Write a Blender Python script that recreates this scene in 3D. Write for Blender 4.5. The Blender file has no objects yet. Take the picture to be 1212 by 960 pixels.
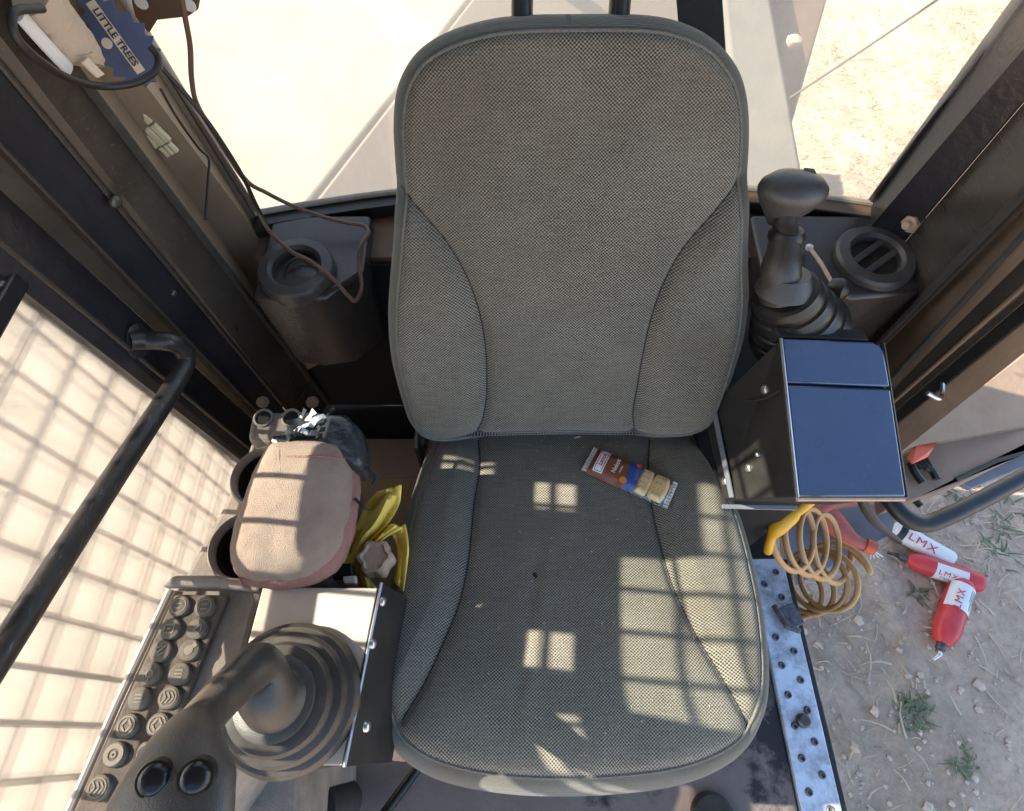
import bpy, bmesh, math, random
from mathutils import Vector, Matrix, noise
R = math.radians
random.seed(7)
scene = bpy.context.scene
COL = scene.collection

# ------------------------------------------------------------------ camera, sky, sun, exposure
IW, IH, FPX = 1212.0, 960.0, 680.0
CAM = Vector((0.0, 0.0, 1.39)); PITCH = R(60)
cam_data = bpy.data.cameras.new('camera'); cam = bpy.data.objects.new('camera', cam_data); COL.objects.link(cam)
cam.location = CAM; cam.rotation_euler = (R(90) - PITCH, 0, 0)
cam_data.sensor_fit = 'HORIZONTAL'; cam_data.sensor_width = 36; cam_data.lens = 36 * FPX / IW
cam_data.clip_start = 0.02; cam_data.clip_end = 2000
scene.camera = cam

SUN_EL = R(39.0)
SUN_TRAVEL = Vector((1.0, -0.09, 0)).normalized()          # the way the light goes, seen from above
world = bpy.data.worlds.new('World'); scene.world = world; world.use_nodes = True
wn = world.node_tree; wn.nodes.clear()
sky = wn.nodes.new('ShaderNodeTexSky'); sky.sky_type = 'NISHITA'; sky.sun_disc = False
sky.sun_elevation = SUN_EL
frm = -SUN_TRAVEL
sky.sun_rotation = math.atan2(frm.x, frm.y)
sky.air_density = 1.0; sky.dust_density = 1.5; sky.ozone_density = 1.0
bg = wn.nodes.new('ShaderNodeBackground'); bg.inputs['Strength'].default_value = 0.15
wo = wn.nodes.new('ShaderNodeOutputWorld')
wn.links.new(sky.outputs[0], bg.inputs[0]); wn.links.new(bg.outputs[0], wo.inputs[0])
sd = bpy.data.lights.new('sun', 'SUN'); sd.energy = 5.0; sd.angle = R(0.55); sd.color = (1.0, 0.91, 0.77)
sun = bpy.data.objects.new('sun', sd); COL.objects.link(sun); sun.location = (-6, 1, 8)
sdir = Vector((SUN_TRAVEL.x * math.cos(SUN_EL), SUN_TRAVEL.y * math.cos(SUN_EL), -math.sin(SUN_EL)))
sun.rotation_euler = sdir.to_track_quat('-Z', 'Y').to_euler()
scene.view_settings.view_transform = 'Standard'; scene.view_settings.look = 'None'
scene.view_settings.exposure = 1.9; scene.view_settings.gamma = 1.0
scene.view_settings.use_curve_mapping = False
scene.render.engine = 'CYCLES'
scene.cycles.max_bounces = 8; scene.cycles.transparent_max_bounces = 12

# ------------------------------------------------------------------ from a picture point to a place on a real plane
FW = Vector((0, math.cos(PITCH), -math.sin(PITCH))); UP = Vector((0, math.sin(PITCH), math.cos(PITCH))); RT = Vector((1, 0, 0))
def ray(px, py): return FW + RT * ((px - IW / 2) / FPX) + UP * ((IH / 2 - py) / FPX)
def PP(px, py, p0, n):
    d = ray(px, py); t = (Vector(p0) - CAM).dot(Vector(n)) / d.dot(Vector(n)); return CAM + d * t
def PZ(px, py, z): return PP(px, py, (0, 0, z), (0, 0, 1))
def PX(px, py, x): return PP(px, py, (x, 0, 0), (1, 0, 0))
def PY(px, py, y): return PP(px, py, (0, y, 0), (0, 1, 0))

# ------------------------------------------------------------------ materials
MATS = {}
def srgb(*c): return tuple(((v / 255) / 12.92 if v / 255 <= .04045 else ((v / 255 + .055) / 1.055) ** 2.4) for v in c)
def mat(name, col, rough=.5, metal=0., var=.25, vscale=12., bump=0., bscale=60., dust=None, dscale=8., damt=.5, spec=.5, dsharp=.25, coat=0., scratch=0., dbias=0.):
    m = bpy.data.materials.new(name); m.use_nodes = True; nt = m.node_tree; N = nt.nodes; L = nt.links
    b = N['Principled BSDF']; b.inputs['Roughness'].default_value = rough; b.inputs['Metallic'].default_value = metal
    b.inputs['Specular IOR Level'].default_value = spec; b.inputs['Coat Weight'].default_value = coat
    tc = N.new('ShaderNodeTexCoord')
    n1 = N.new('ShaderNodeTexNoise'); n1.inputs['Scale'].default_value = vscale; n1.inputs['Detail'].default_value = 6; n1.inputs['Roughness'].default_value = .65
    L.new(tc.outputs['Object'], n1.inputs['Vector'])
    mx = N.new('ShaderNodeMix'); mx.data_type = 'RGBA'
    mx.inputs['A'].default_value = (*[c * (1 - var) for c in col], 1); mx.inputs['B'].default_value = (*[min(1, c * (1 + var)) for c in col], 1)
    L.new(n1.outputs['Fac'], mx.inputs['Factor']); out = mx.outputs['Result']
    if dust:
        n2 = N.new('ShaderNodeTexNoise'); n2.inputs['Scale'].default_value = dscale; n2.inputs['Detail'].default_value = 8; n2.inputs['Roughness'].default_value = .7
        L.new(tc.outputs['Object'], n2.inputs['Vector'])
        mr = N.new('ShaderNodeMapRange'); mr.inputs['From Min'].default_value = .5 - dsharp + dbias; mr.inputs['From Max'].default_value = .5 + dsharp + dbias; mr.inputs['To Max'].default_value = damt
        L.new(n2.outputs['Fac'], mr.inputs['Value'])
        m2 = N.new('ShaderNodeMix'); m2.data_type = 'RGBA'; m2.inputs['B'].default_value = (*dust, 1)
        L.new(mr.outputs[0], m2.inputs['Factor']); L.new(out, m2.inputs['A']); out = m2.outputs['Result']
        rr = N.new('ShaderNodeMapRange'); rr.inputs['To Min'].default_value = rough; rr.inputs['To Max'].default_value = min(1, rough + .45)
        L.new(mr.outputs[0], rr.inputs['Value']); L.new(rr.outputs[0], b.inputs['Roughness'])
    if scratch:
        mp = N.new('ShaderNodeMapping'); mp.inputs['Scale'].default_value = (90, 6, 90); L.new(tc.outputs['Object'], mp.inputs['Vector'])
        n3 = N.new('ShaderNodeTexNoise'); n3.inputs['Scale'].default_value = 4; n3.inputs['Detail'].default_value = 3; L.new(mp.outputs[0], n3.inputs['Vector'])
        mr3 = N.new('ShaderNodeMapRange'); mr3.inputs['From Min'].default_value = .62; mr3.inputs['From Max'].default_value = .72; mr3.inputs['To Max'].default_value = scratch
        L.new(n3.outputs['Fac'], mr3.inputs['Value'])
        m3 = N.new('ShaderNodeMix'); m3.data_type = 'RGBA'; m3.inputs['B'].default_value = (.35, .33, .3, 1)
        L.new(mr3.outputs[0], m3.inputs['Factor']); L.new(out, m3.inputs['A']); out = m3.outputs['Result']
    L.new(out, b.inputs['Base Color'])
    if bump:
        n4 = N.new('ShaderNodeTexNoise'); n4.inputs['Scale'].default_value = bscale; n4.inputs['Detail'].default_value = 5
        L.new(tc.outputs['Object'], n4.inputs['Vector'])
        bp = N.new('ShaderNodeBump'); bp.inputs['Strength'].default_value = bump; bp.inputs['Distance'].default_value = .004
        L.new(n4.outputs['Fac'], bp.inputs['Height']); L.new(bp.outputs[0], b.inputs['Normal'])
    MATS[name] = m; return m

def fabric(name, dark, light, period, contrast=1.0, stain=(.115, .092, .066)):
    """woven upholstery: basket weave in metres of UV, wear and stains from noise"""
    m = bpy.data.materials.new(name); m.use_nodes = True; nt = m.node_tree; N = nt.nodes; L = nt.links
    b = N['Principled BSDF']; b.inputs['Roughness'].default_value = .92; b.inputs['Specular IOR Level'].default_value = .15
    b.inputs['Sheen Weight'].default_value = .25; b.inputs['Sheen Roughness'].default_value = .5
    uv = N.new('ShaderNodeUVMap')
    warp = N.new('ShaderNodeTexNoise'); warp.inputs['Scale'].default_value = 9; warp.inputs['Detail'].default_value = 3
    L.new(uv.outputs[0], warp.inputs['Vector'])
    sub = N.new('ShaderNodeVectorMath'); sub.operation = 'SUBTRACT'; L.new(warp.outputs['Color'], sub.inputs[0]); sub.inputs[1].default_value = (.5, .5, .5)
    sc = N.new('ShaderNodeVectorMath'); sc.operation = 'SCALE'; sc.inputs['Scale'].default_value = .012; L.new(sub.outputs[0], sc.inputs[0])
    ad = N.new('ShaderNodeVectorMath'); L.new(uv.outputs[0], ad.inputs[0]); L.new(sc.outputs[0], ad.inputs[1])
    sep = N.new('ShaderNodeSeparateXYZ'); L.new(ad.outputs[0], sep.inputs[0])
    def math_(op, a, bb=None):
        x = N.new('ShaderNodeMath'); x.operation = op
        for i, v in enumerate((a, bb)):
            if v is None: continue
            if isinstance(v, (int, float)): x.inputs[i].default_value = v
            else: L.new(v, x.inputs[i])
        return x.outputs[0]
    k = 2 * math.pi / period
    s = math_('MULTIPLY', math_('SINE', math_('MULTIPLY', sep.outputs[0], k)), math_('SINE', math_('MULTIPLY', sep.outputs[1], k * 1.12)))
    fine = N.new('ShaderNodeTexNoise'); fine.inputs['Scale'].default_value = 420; fine.inputs['Detail'].default_value = 2; L.new(uv.outputs[0], fine.inputs['Vector'])
    wear = N.new('ShaderNodeTexNoise'); wear.inputs['Scale'].default_value = 7; wear.inputs['Detail'].default_value = 7; wear.inputs['Roughness'].default_value = .7; L.new(uv.outputs[0], wear.inputs['Vector'])
    wr = N.new('ShaderNodeMapRange'); wr.inputs['From Min'].default_value = .35; wr.inputs['From Max'].default_value = .7; wr.inputs['To Min'].default_value = contrast; wr.inputs['To Max'].default_value = contrast * .45
    L.new(wear.outputs['Fac'], wr.inputs['Value'])
    v = math_('ADD', math_('MULTIPLY', math_('MULTIPLY', s, wr.outputs[0]), .62), .45)
    v = math_('ADD', v, math_('MULTIPLY', math_('SUBTRACT', fine.outputs['Fac'], .5), .55))
    for sc_, am in (((26, 520, 1), .42), ((420, 30, 1), .22)):            # slubs along both threads
        mp_ = N.new('ShaderNodeMapping'); mp_.inputs['Scale'].default_value = sc_; L.new(uv.outputs[0], mp_.inputs['Vector'])
        sl = N.new('ShaderNodeTexNoise'); sl.inputs['Scale'].default_value = 1; sl.inputs['Detail'].default_value = 2; L.new(mp_.outputs[0], sl.inputs['Vector'])
        v = math_('ADD', v, math_('MULTIPLY', math_('SUBTRACT', sl.outputs['Fac'], .5), am))
    big = N.new('ShaderNodeTexNoise'); big.inputs['Scale'].default_value = 5.5; big.inputs['Detail'].default_value = 5; L.new(uv.outputs[0], big.inputs['Vector'])
    v = math_('ADD', v, math_('MULTIPLY', math_('SUBTRACT', big.outputs['Fac'], .5), .38))
    cl = N.new('ShaderNodeClamp'); L.new(v, cl.inputs[0])
    mx = N.new('ShaderNodeMix'); mx.data_type = 'RGBA'; mx.inputs['A'].default_value = (*dark, 1); mx.inputs['B'].default_value = (*light, 1)
    L.new(cl.outputs[0], mx.inputs['Factor'])
    st = N.new('ShaderNodeTexNoise'); st.inputs['Scale'].default_value = 4.2; st.inputs['Detail'].default_value = 6; st.inputs['Distortion'].default_value = .6; L.new(uv.outputs[0], st.inputs['Vector'])
    sr = N.new('ShaderNodeMapRange'); sr.inputs['From Min'].default_value = .46; sr.inputs['From Max'].default_value = .72; sr.inputs['To Max'].default_value = .55
    L.new(st.outputs['Fac'], sr.inputs['Value'])
    m2 = N.new('ShaderNodeMix'); m2.data_type = 'RGBA'; m2.blend_type = 'MIX'; m2.inputs['B'].default_value = (*stain, 1)
    L.new(sr.outputs[0], m2.inputs['Factor']); L.new(mx.outputs['Result'], m2.inputs['A']); L.new(m2.outputs['Result'], b.inputs['Base Color'])
    bp = N.new('ShaderNodeBump'); bp.inputs['Strength'].default_value = .55; bp.inputs['Distance'].default_value = .0012; L.new(v, bp.inputs['Height'])
    fold = N.new('ShaderNodeTexNoise'); fold.inputs['Scale'].default_value = 16; fold.inputs['Detail'].default_value = 3; L.new(uv.outputs[0], fold.inputs['Vector'])
    b2 = N.new('ShaderNodeBump'); b2.inputs['Strength'].default_value = .22; b2.inputs['Distance'].default_value = .012; L.new(fold.outputs['Fac'], b2.inputs['Height']); L.new(bp.outputs[0], b2.inputs['Normal'])
    L.new(b2.outputs[0], b.inputs['Normal'])
    MATS[name] = m; return m

def glass(name, dust, amt_lo, amt_hi, scale, rough=.02, streak=True, tint=(.93, .95, .94)):
    """dusty pane: clear glass with a film of dust that scatters the light both ways"""
    m = bpy.data.materials.new(name); m.use_nodes = True; nt = m.node_tree; N = nt.nodes; L = nt.links
    N.clear(); o = N.new('ShaderNodeOutputMaterial')
    tr = N.new('ShaderNodeBsdfTransparent'); tr.inputs[0].default_value = (*tint, 1)
    gl = N.new('ShaderNodeBsdfGlossy'); gl.inputs['Roughness'].default_value = rough
    fr = N.new('ShaderNodeFresnel'); fr.inputs['IOR'].default_value = 1.45
    fm = N.new('ShaderNodeMath'); fm.operation = 'MULTIPLY'; fm.inputs[1].default_value = .8; L.new(fr.outputs[0], fm.inputs[0])
    mg = N.new('ShaderNodeMixShader'); L.new(fm.outputs[0], mg.inputs[0]); L.new(tr.outputs[0], mg.inputs[1]); L.new(gl.outputs[0], mg.inputs[2])
    tl = N.new('ShaderNodeBsdfTranslucent'); tl.inputs[0].default_value = (*dust, 1)
    df = N.new('ShaderNodeBsdfDiffuse'); df.inputs[0].default_value = (*dust, 1)
    md = N.new('ShaderNodeMixShader'); md.inputs[0].default_value = .35; L.new(tl.outputs[0], md.inputs[1]); L.new(df.outputs[0], md.inputs[2])
    tc = N.new('ShaderNodeTexCoord'); mp = N.new('ShaderNodeMapping'); mp.inputs['Scale'].default_value = (1, 1, .35 if streak else 1); L.new(tc.outputs['Object'], mp.inputs[0])
    nz = N.new('ShaderNodeTexNoise'); nz.inputs['Scale'].default_value = scale; nz.inputs['Detail'].default_value = 9; nz.inputs['Roughness'].default_value = .72; L.new(mp.outputs[0], nz.inputs['Vector'])
    mr = N.new('ShaderNodeMapRange'); mr.inputs['From Min'].default_value = .3; mr.inputs['From Max'].default_value = .7; mr.inputs['To Min'].default_value = amt_lo; mr.inputs['To Max'].default_value = amt_hi
    L.new(nz.outputs['Fac'], mr.inputs['Value'])
    mm = N.new('ShaderNodeMixShader'); L.new(mr.outputs[0], mm.inputs[0]); L.new(mg.outputs[0], mm.inputs[1]); L.new(md.outputs[0], mm.inputs[2])
    L.new(mm.outputs[0], o.inputs[0]); MATS[name] = m; return m

DUST = (.36, .29, .215)
fabric('seat_weave', (.011, .0105, .0085), (.335, .312, .25), .0049, 1.25)
fabric('seat_border', (.065, .068, .058), (.20, .20, .17), .0030, .8)
mat('seam_thread', (.028, .028, .026), .9, var=.2)
mat('piping_thread', (.17, .165, .14), .9, var=.6, vscale=300, bump=.6, bscale=400)
mat('terry', (.37, .27, .22), .98, var=.28, vscale=60, bump=1.0, bscale=800, dust=(.46, .38, .30), dscale=11, damt=.85, spec=.1)
mat('terry_pink', (.36, .195, .165), .98, var=.25, vscale=60, bump=1.0, bscale=500, spec=.1)
mat('black_paint', (.010, .010, .011), .34, var=.4, vscale=9, dust=DUST, dscale=6, damt=.10, dsharp=.22, bump=.12, bscale=120, scratch=.25)
mat('post_paint', (.011, .011, .0115), .16, var=.4, vscale=7, dust=(.30, .24, .18), dscale=2.2, damt=.36, dsharp=.32, dbias=.02, bump=.05, bscale=30, scratch=.10, spec=.7)
mat('edge_highlight', (.045, .037, .032), .38, var=.5, vscale=40)  # brown-grey highlight of the raised edges, put into their colour
mat('corner_tan', (.23, .168, .112), .40, var=.2, vscale=4, dust=(.08, .058, .042), dscale=3, damt=.5, dsharp=.15, dbias=.05)
mat('brown_panel', (.085, .058, .040), .55, var=.35, vscale=5, dust=(.24, .165, .105), dscale=5, damt=.5, bump=.2, bscale=60)
mat('dark_jamb', (.009, .0105, .017), .32, var=.5, vscale=10, dust=DUST, dscale=9, damt=.06, bump=.2, bscale=80)
mat('rubber', (.013, .013, .013), .75, var=.3, dust=DUST, dscale=30, damt=.10, bump=.2, bscale=200)
mat('rubber_clean', (.006, .0063, .007), .38, var=.3, dust=DUST, dscale=24, damt=.035, bump=.1, bscale=160)
mat('boot_rubber', (.012, .012, .013), .36, var=.3, dust=(.42, .35, .27), dscale=9, damt=.20, dsharp=.2)
mat('grip_plastic', (.022, .021, .0205), .34, var=.3, vscale=14, dust=DUST, dscale=10, damt=.17, bump=.15, bscale=500)
mat('head_plastic', (.036, .038, .041), .30, var=.15, dust=DUST, dscale=14, damt=.16, bump=.2, bscale=700)
mat('button_gloss', (.010, .010, .012), .24, var=.1)
mat('console_plastic', (.15, .14, .13), .62, var=.2, vscale=8, dust=(.44, .37, .29), dscale=9, damt=.75, dsharp=.2, bump=.25, bscale=300)
mat('console_dark', (.05, .045, .04), .6, var=.3, vscale=14, dust=(.40, .33, .25), dscale=18, damt=.5, bump=.25, bscale=220)
mat('keypad_rubber', (.032, .028, .024), .6, var=.4, vscale=30, dust=(.32, .25, .18), dscale=22, damt=.62, dsharp=.3, bump=.3, bscale=200)
mat('key_rubber', (.075, .066, .056), .55, var=.3, vscale=60, dust=(.34, .28, .2), dscale=60, damt=.45, bump=.2, bscale=300)
mat('key_print', (.27, .24, .18), .7, var=.3, vscale=90)
mat('plate_metal', (.50, .47, .42), .42, metal=.55, var=.15, dust=(.52, .44, .35), dscale=9, damt=.75, dsharp=.2)
mat('edge_metal', (.6, .6, .6), .3, metal=.9, var=.2)
mat('bolt_steel', (.55, .54, .52), .3, metal=.9, var=.3, vscale=80)
mat('stud_steel', (.20, .20, .21), .4, metal=.6, var=.5, vscale=60, dust=(.02, .02, .02), dscale=80, damt=.8)
mat('bolt_dark', (.10, .09, .08), .45, metal=.7, var=.4, vscale=80)
mat('box_black', (.009, .009, .009), .5, spec=.25, var=.3, vscale=12, dust=(.3, .27, .23), dscale=10, damt=.11, bump=.1, bscale=300)
mat('box_sky_tint', (.012, .034, .098), .12, var=.25, vscale=5, scratch=.06, dust=(.16, .20, .28), dscale=4, damt=.20, dsharp=.2, dbias=.08, spec=.9, coat=.8, bump=.05, bscale=20)  # blue base colour stands in for the sky mirrored in the black lid
mat('vent_plastic', (.026, .027, .029), .36, var=.2, dust=DUST, dscale=14, damt=.16, bump=.15, bscale=300)
mat('shelf_plastic', (.019, .019, .022), .20, var=.3, vscale=8, dust=(.22, .165, .115), dscale=3, damt=.22, dsharp=.3, bump=.2, bscale=240)  # tan dust also carries the housing's brown reflection as colour
mat('void_black', (.006, .006, .006), .9, var=.3)  # near-black that also puts shade into hollows and the wall behind the seat
mat('cab_floor', (.17, .135, .115), .7, var=.3, vscale=9, dust=(.02, .021, .028), dscale=3.1, damt=.92, dsharp=.03, dbias=.10, bump=.3, bscale=80)
mat('sill_steel', (.62, .68, .76), .42, metal=.35, var=.12, vscale=14, dust=(.045, .043, .045), dscale=13, damt=.8, dsharp=.13, dbias=.07)
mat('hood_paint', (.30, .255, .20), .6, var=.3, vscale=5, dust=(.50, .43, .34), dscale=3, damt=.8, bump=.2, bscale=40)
mat('hood_shade', (.23, .19, .15), .7, var=.12, vscale=6)  # darker copy of the hood paint, shade put into its colour
mat('hood_grey', (.12, .118, .104), .6, var=.2, vscale=6, dust=(.19, .172, .14), dscale=5, damt=.6)
mat('rust_brown', (.10, .06, .038), .7, var=.4, vscale=20, bump=.3, bscale=100)
mat('fender_dusty', (.22, .145, .095), .85, var=.4, vscale=14, dust=(.36, .255, .175), dscale=5, damt=.8, bump=.35, bscale=50)
mat('step_blue', (.16, .19, .24), .5, metal=.4, var=.3, vscale=10, dust=(.33, .29, .26), dscale=9, damt=.7)
mat('red_plastic', (.55, .02, .03), .35, var=.12, vscale=20, dust=(.5, .2, .16), dscale=20, damt=.2)
mat('red_soft', (.50, .07, .05), .55, var=.2, vscale=20, dust=DUST, dscale=25, damt=.5)
mat('white_label', (.74, .74, .72), .45, var=.08, vscale=30, dust=(.5, .43, .38), dscale=60, damt=.3)
mat('hose_amber', (.52, .25, .07), .36, var=.3, vscale=14, dust=(.48, .33, .18), dscale=9, damt=.6, coat=.2)
mat('tape_yellow', (.80, .42, .02), .35, var=.2, vscale=40)
mat('bag_yellow', (.90, .66, .09), .4, var=.1, vscale=30, dust=(.8, .68, .35), dscale=14, damt=.3, coat=.1)
mat('beige_cap', (.52, .38, .27), .7, var=.2, vscale=40, bump=.4, bscale=200)
mat('cardboard', (.34, .22, .12), .9, var=.2, vscale=14)
mat('wrap_black', (.02, .024, .03), .22, var=.3, vscale=18, dust=(.4, .42, .42), dscale=20, damt=.06, bump=.6, bscale=70)
mat('wrap_clear', (.6, .62, .62), .15, var=.3, vscale=60, bump=.8, bscale=150)
mat('wrapper_brown', (.21, .062, .027), .3, var=.15, vscale=30, bump=.5, bscale=90)
mat('wrapper_blue', (.012, .07, .30), .3, var=.2, vscale=30, bump=.4, bscale=90)
mat('print_white', (.75, .73, .70), .45, var=.05)
mat('print_red', (.55, .03, .04), .45, var=.05)
mat('print_blue', (.03, .07, .25), .45, var=.05)
mat('print_orange', (.75, .28, .03), .45, var=.1)
mat('print_dark', (.03, .03, .05), .5, var=.05)
mat('cookie', (.86, .60, .28), .9, var=.25, vscale=70, bump=.5, bscale=220)
mat('cookie_hole', (.25, .12, .04), .9, var=.2)
mat('cloth_beige', (.50, .42, .32), .9, var=.3, vscale=22, dust=(.4, .26, .2), dscale=18, damt=.5, bump=.5, bscale=90)
mat('card_blue', (.045, .065, .145), .55, var=.2, vscale=40, dust=(.3, .3, .34), dscale=25, damt=.15)
mat('card_cream', (.62, .52, .40), .6, var=.15)
mat('cable_black', (.018, .015, .014), .5, var=.3, vscale=40)
mat('cable_brown', (.12, .07, .05), .5, var=.3, vscale=40)
mat('connector', (.62, .55, .36), .3, var=.2, vscale=80)
mat('soil', (.20, .16, .13), 1., var=.3)
mat('straw', (.52, .42, .31), .9, var=.4, vscale=.9)
mat('straw_dark', (.34, .26, .19), .9, var=.4, vscale=.9)
mat('dry_grass', (.34, .28, .165), .9, var=.6, vscale=1.8)
mat('green_leaf', (.13, .16, .075), .7, var=.4, vscale=6)
mat('bush_leaf', (.07, .17, .035), .6, var=.5, vscale=3)
mat('seal_dusty', (.34, .31, .27), .5, var=.3, vscale=40)
mat('bark', (.09, .065, .045), .9, var=.3)
mat('pebble', (.50, .41, .34), .9, var=.4, vscale=20)
mat('strap_black', (.014, .014, .015), .7, var=.3, bump=.4, bscale=600)
mat('orange_tag', (.72, .13, .06), .5, var=.2, vscale=40)
glass('glass_side', (.54, .50, .45), .15, .32, 22, tint=(.82, .81, .80))
glass('glass_upper', (.6, .55, .48), .04, .12, 12)
glass('glass_rear', (.74, .67, .56), .28, .46, 4, tint=(.80, .78, .72))
def clear_film(name, tint, fac):
    m = bpy.data.materials.new(name); m.use_nodes = True; N = m.node_tree.nodes; L = m.node_tree.links; N.clear()
    o = N.new('ShaderNodeOutputMaterial'); t = N.new('ShaderNodeBsdfTransparent'); t.inputs[0].default_value = (*tint, 1)
    g = N.new('ShaderNodeBsdfGlossy'); g.inputs['Roughness'].default_value = .12
    tc = N.new('ShaderNodeTexCoord'); nz = N.new('ShaderNodeTexNoise'); nz.inputs['Scale'].default_value = 80; L.new(tc.outputs['Object'], nz.inputs['Vector'])
    bp = N.new('ShaderNodeBump'); bp.inputs['Strength'].default_value = .8; bp.inputs['Distance'].default_value = .004; L.new(nz.outputs[0], bp.inputs['Height']); L.new(bp.outputs[0], g.inputs['Normal'])
    x = N.new('ShaderNodeMixShader'); x.inputs[0].default_value = fac; L.new(t.outputs[0], x.inputs[1]); L.new(g.outputs[0], x.inputs[2]); L.new(x.outputs[0], o.inputs[0]); MATS[name] = m
clear_film('clear_film', (.97, .97, .97), .10)
def soil_material():
    m = MATS['soil']; nt = m.node_tree; N = nt.nodes; L = nt.links; N.clear()
    o = N.new('ShaderNodeOutputMaterial'); b = N.new('ShaderNodeBsdfPrincipled'); b.inputs['Roughness'].default_value = 1; b.inputs['Specular IOR Level'].default_value = .1
    tc = N.new('ShaderNodeTexCoord')
    def nz(s, d, r=.6):
        n = N.new('ShaderNodeTexNoise'); n.inputs['Scale'].default_value = s; n.inputs['Detail'].default_value = d; n.inputs['Roughness'].default_value = r; L.new(tc.outputs['Object'], n.inputs['Vector']); return n
    a, c, g = nz(3.2, 10, .78), nz(30, 10, .82), nz(.35, 5)
    r1 = N.new('ShaderNodeValToRGB'); r1.color_ramp.elements[0].position = .3; r1.color_ramp.elements[0].color = (.40, .305, .235, 1); r1.color_ramp.elements[1].position = .7; r1.color_ramp.elements[1].color = (.80, .635, .505, 1)
    L.new(c.outputs['Fac'], r1.inputs[0])
    r2 = N.new('ShaderNodeValToRGB'); r2.color_ramp.elements[0].position = .38; r2.color_ramp.elements[0].color = (.74, .70, .67, 1); r2.color_ramp.elements[1].position = .65; r2.color_ramp.elements[1].color = (1.2, 1.14, 1.07, 1)
    L.new(a.outputs['Fac'], r2.inputs[0])
    mx = N.new('ShaderNodeMix'); mx.data_type = 'RGBA'; mx.blend_type = 'MULTIPLY'; mx.inputs['Factor'].default_value = 1; L.new(r1.outputs[0], mx.inputs['A']); L.new(r2.outputs[0], mx.inputs['B'])
    gr = N.new('ShaderNodeMapRange'); gr.inputs['From Min'].default_value = .42; gr.inputs['From Max'].default_value = .6; gr.inputs['To Max'].default_value = .7; L.new(g.outputs['Fac'], gr.inputs['Value'])
    m2 = N.new('ShaderNodeMix'); m2.data_type = 'RGBA'; m2.inputs['B'].default_value = (.34, .275, .185, 1); L.new(gr.outputs[0], m2.inputs['Factor']); L.new(mx.outputs['Result'], m2.inputs['A'])
    L.new(m2.outputs['Result'], b.inputs['Base Color'])
    bp = N.new('ShaderNodeBump'); bp.inputs['Strength'].default_value = .6; bp.inputs['Distance'].default_value = .012; L.new(c.outputs['Fac'], bp.inputs['Height']); L.new(bp.outputs[0], b.inputs['Normal'])
    L.new(b.outputs[0], o.inputs[0])
soil_material()

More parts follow.
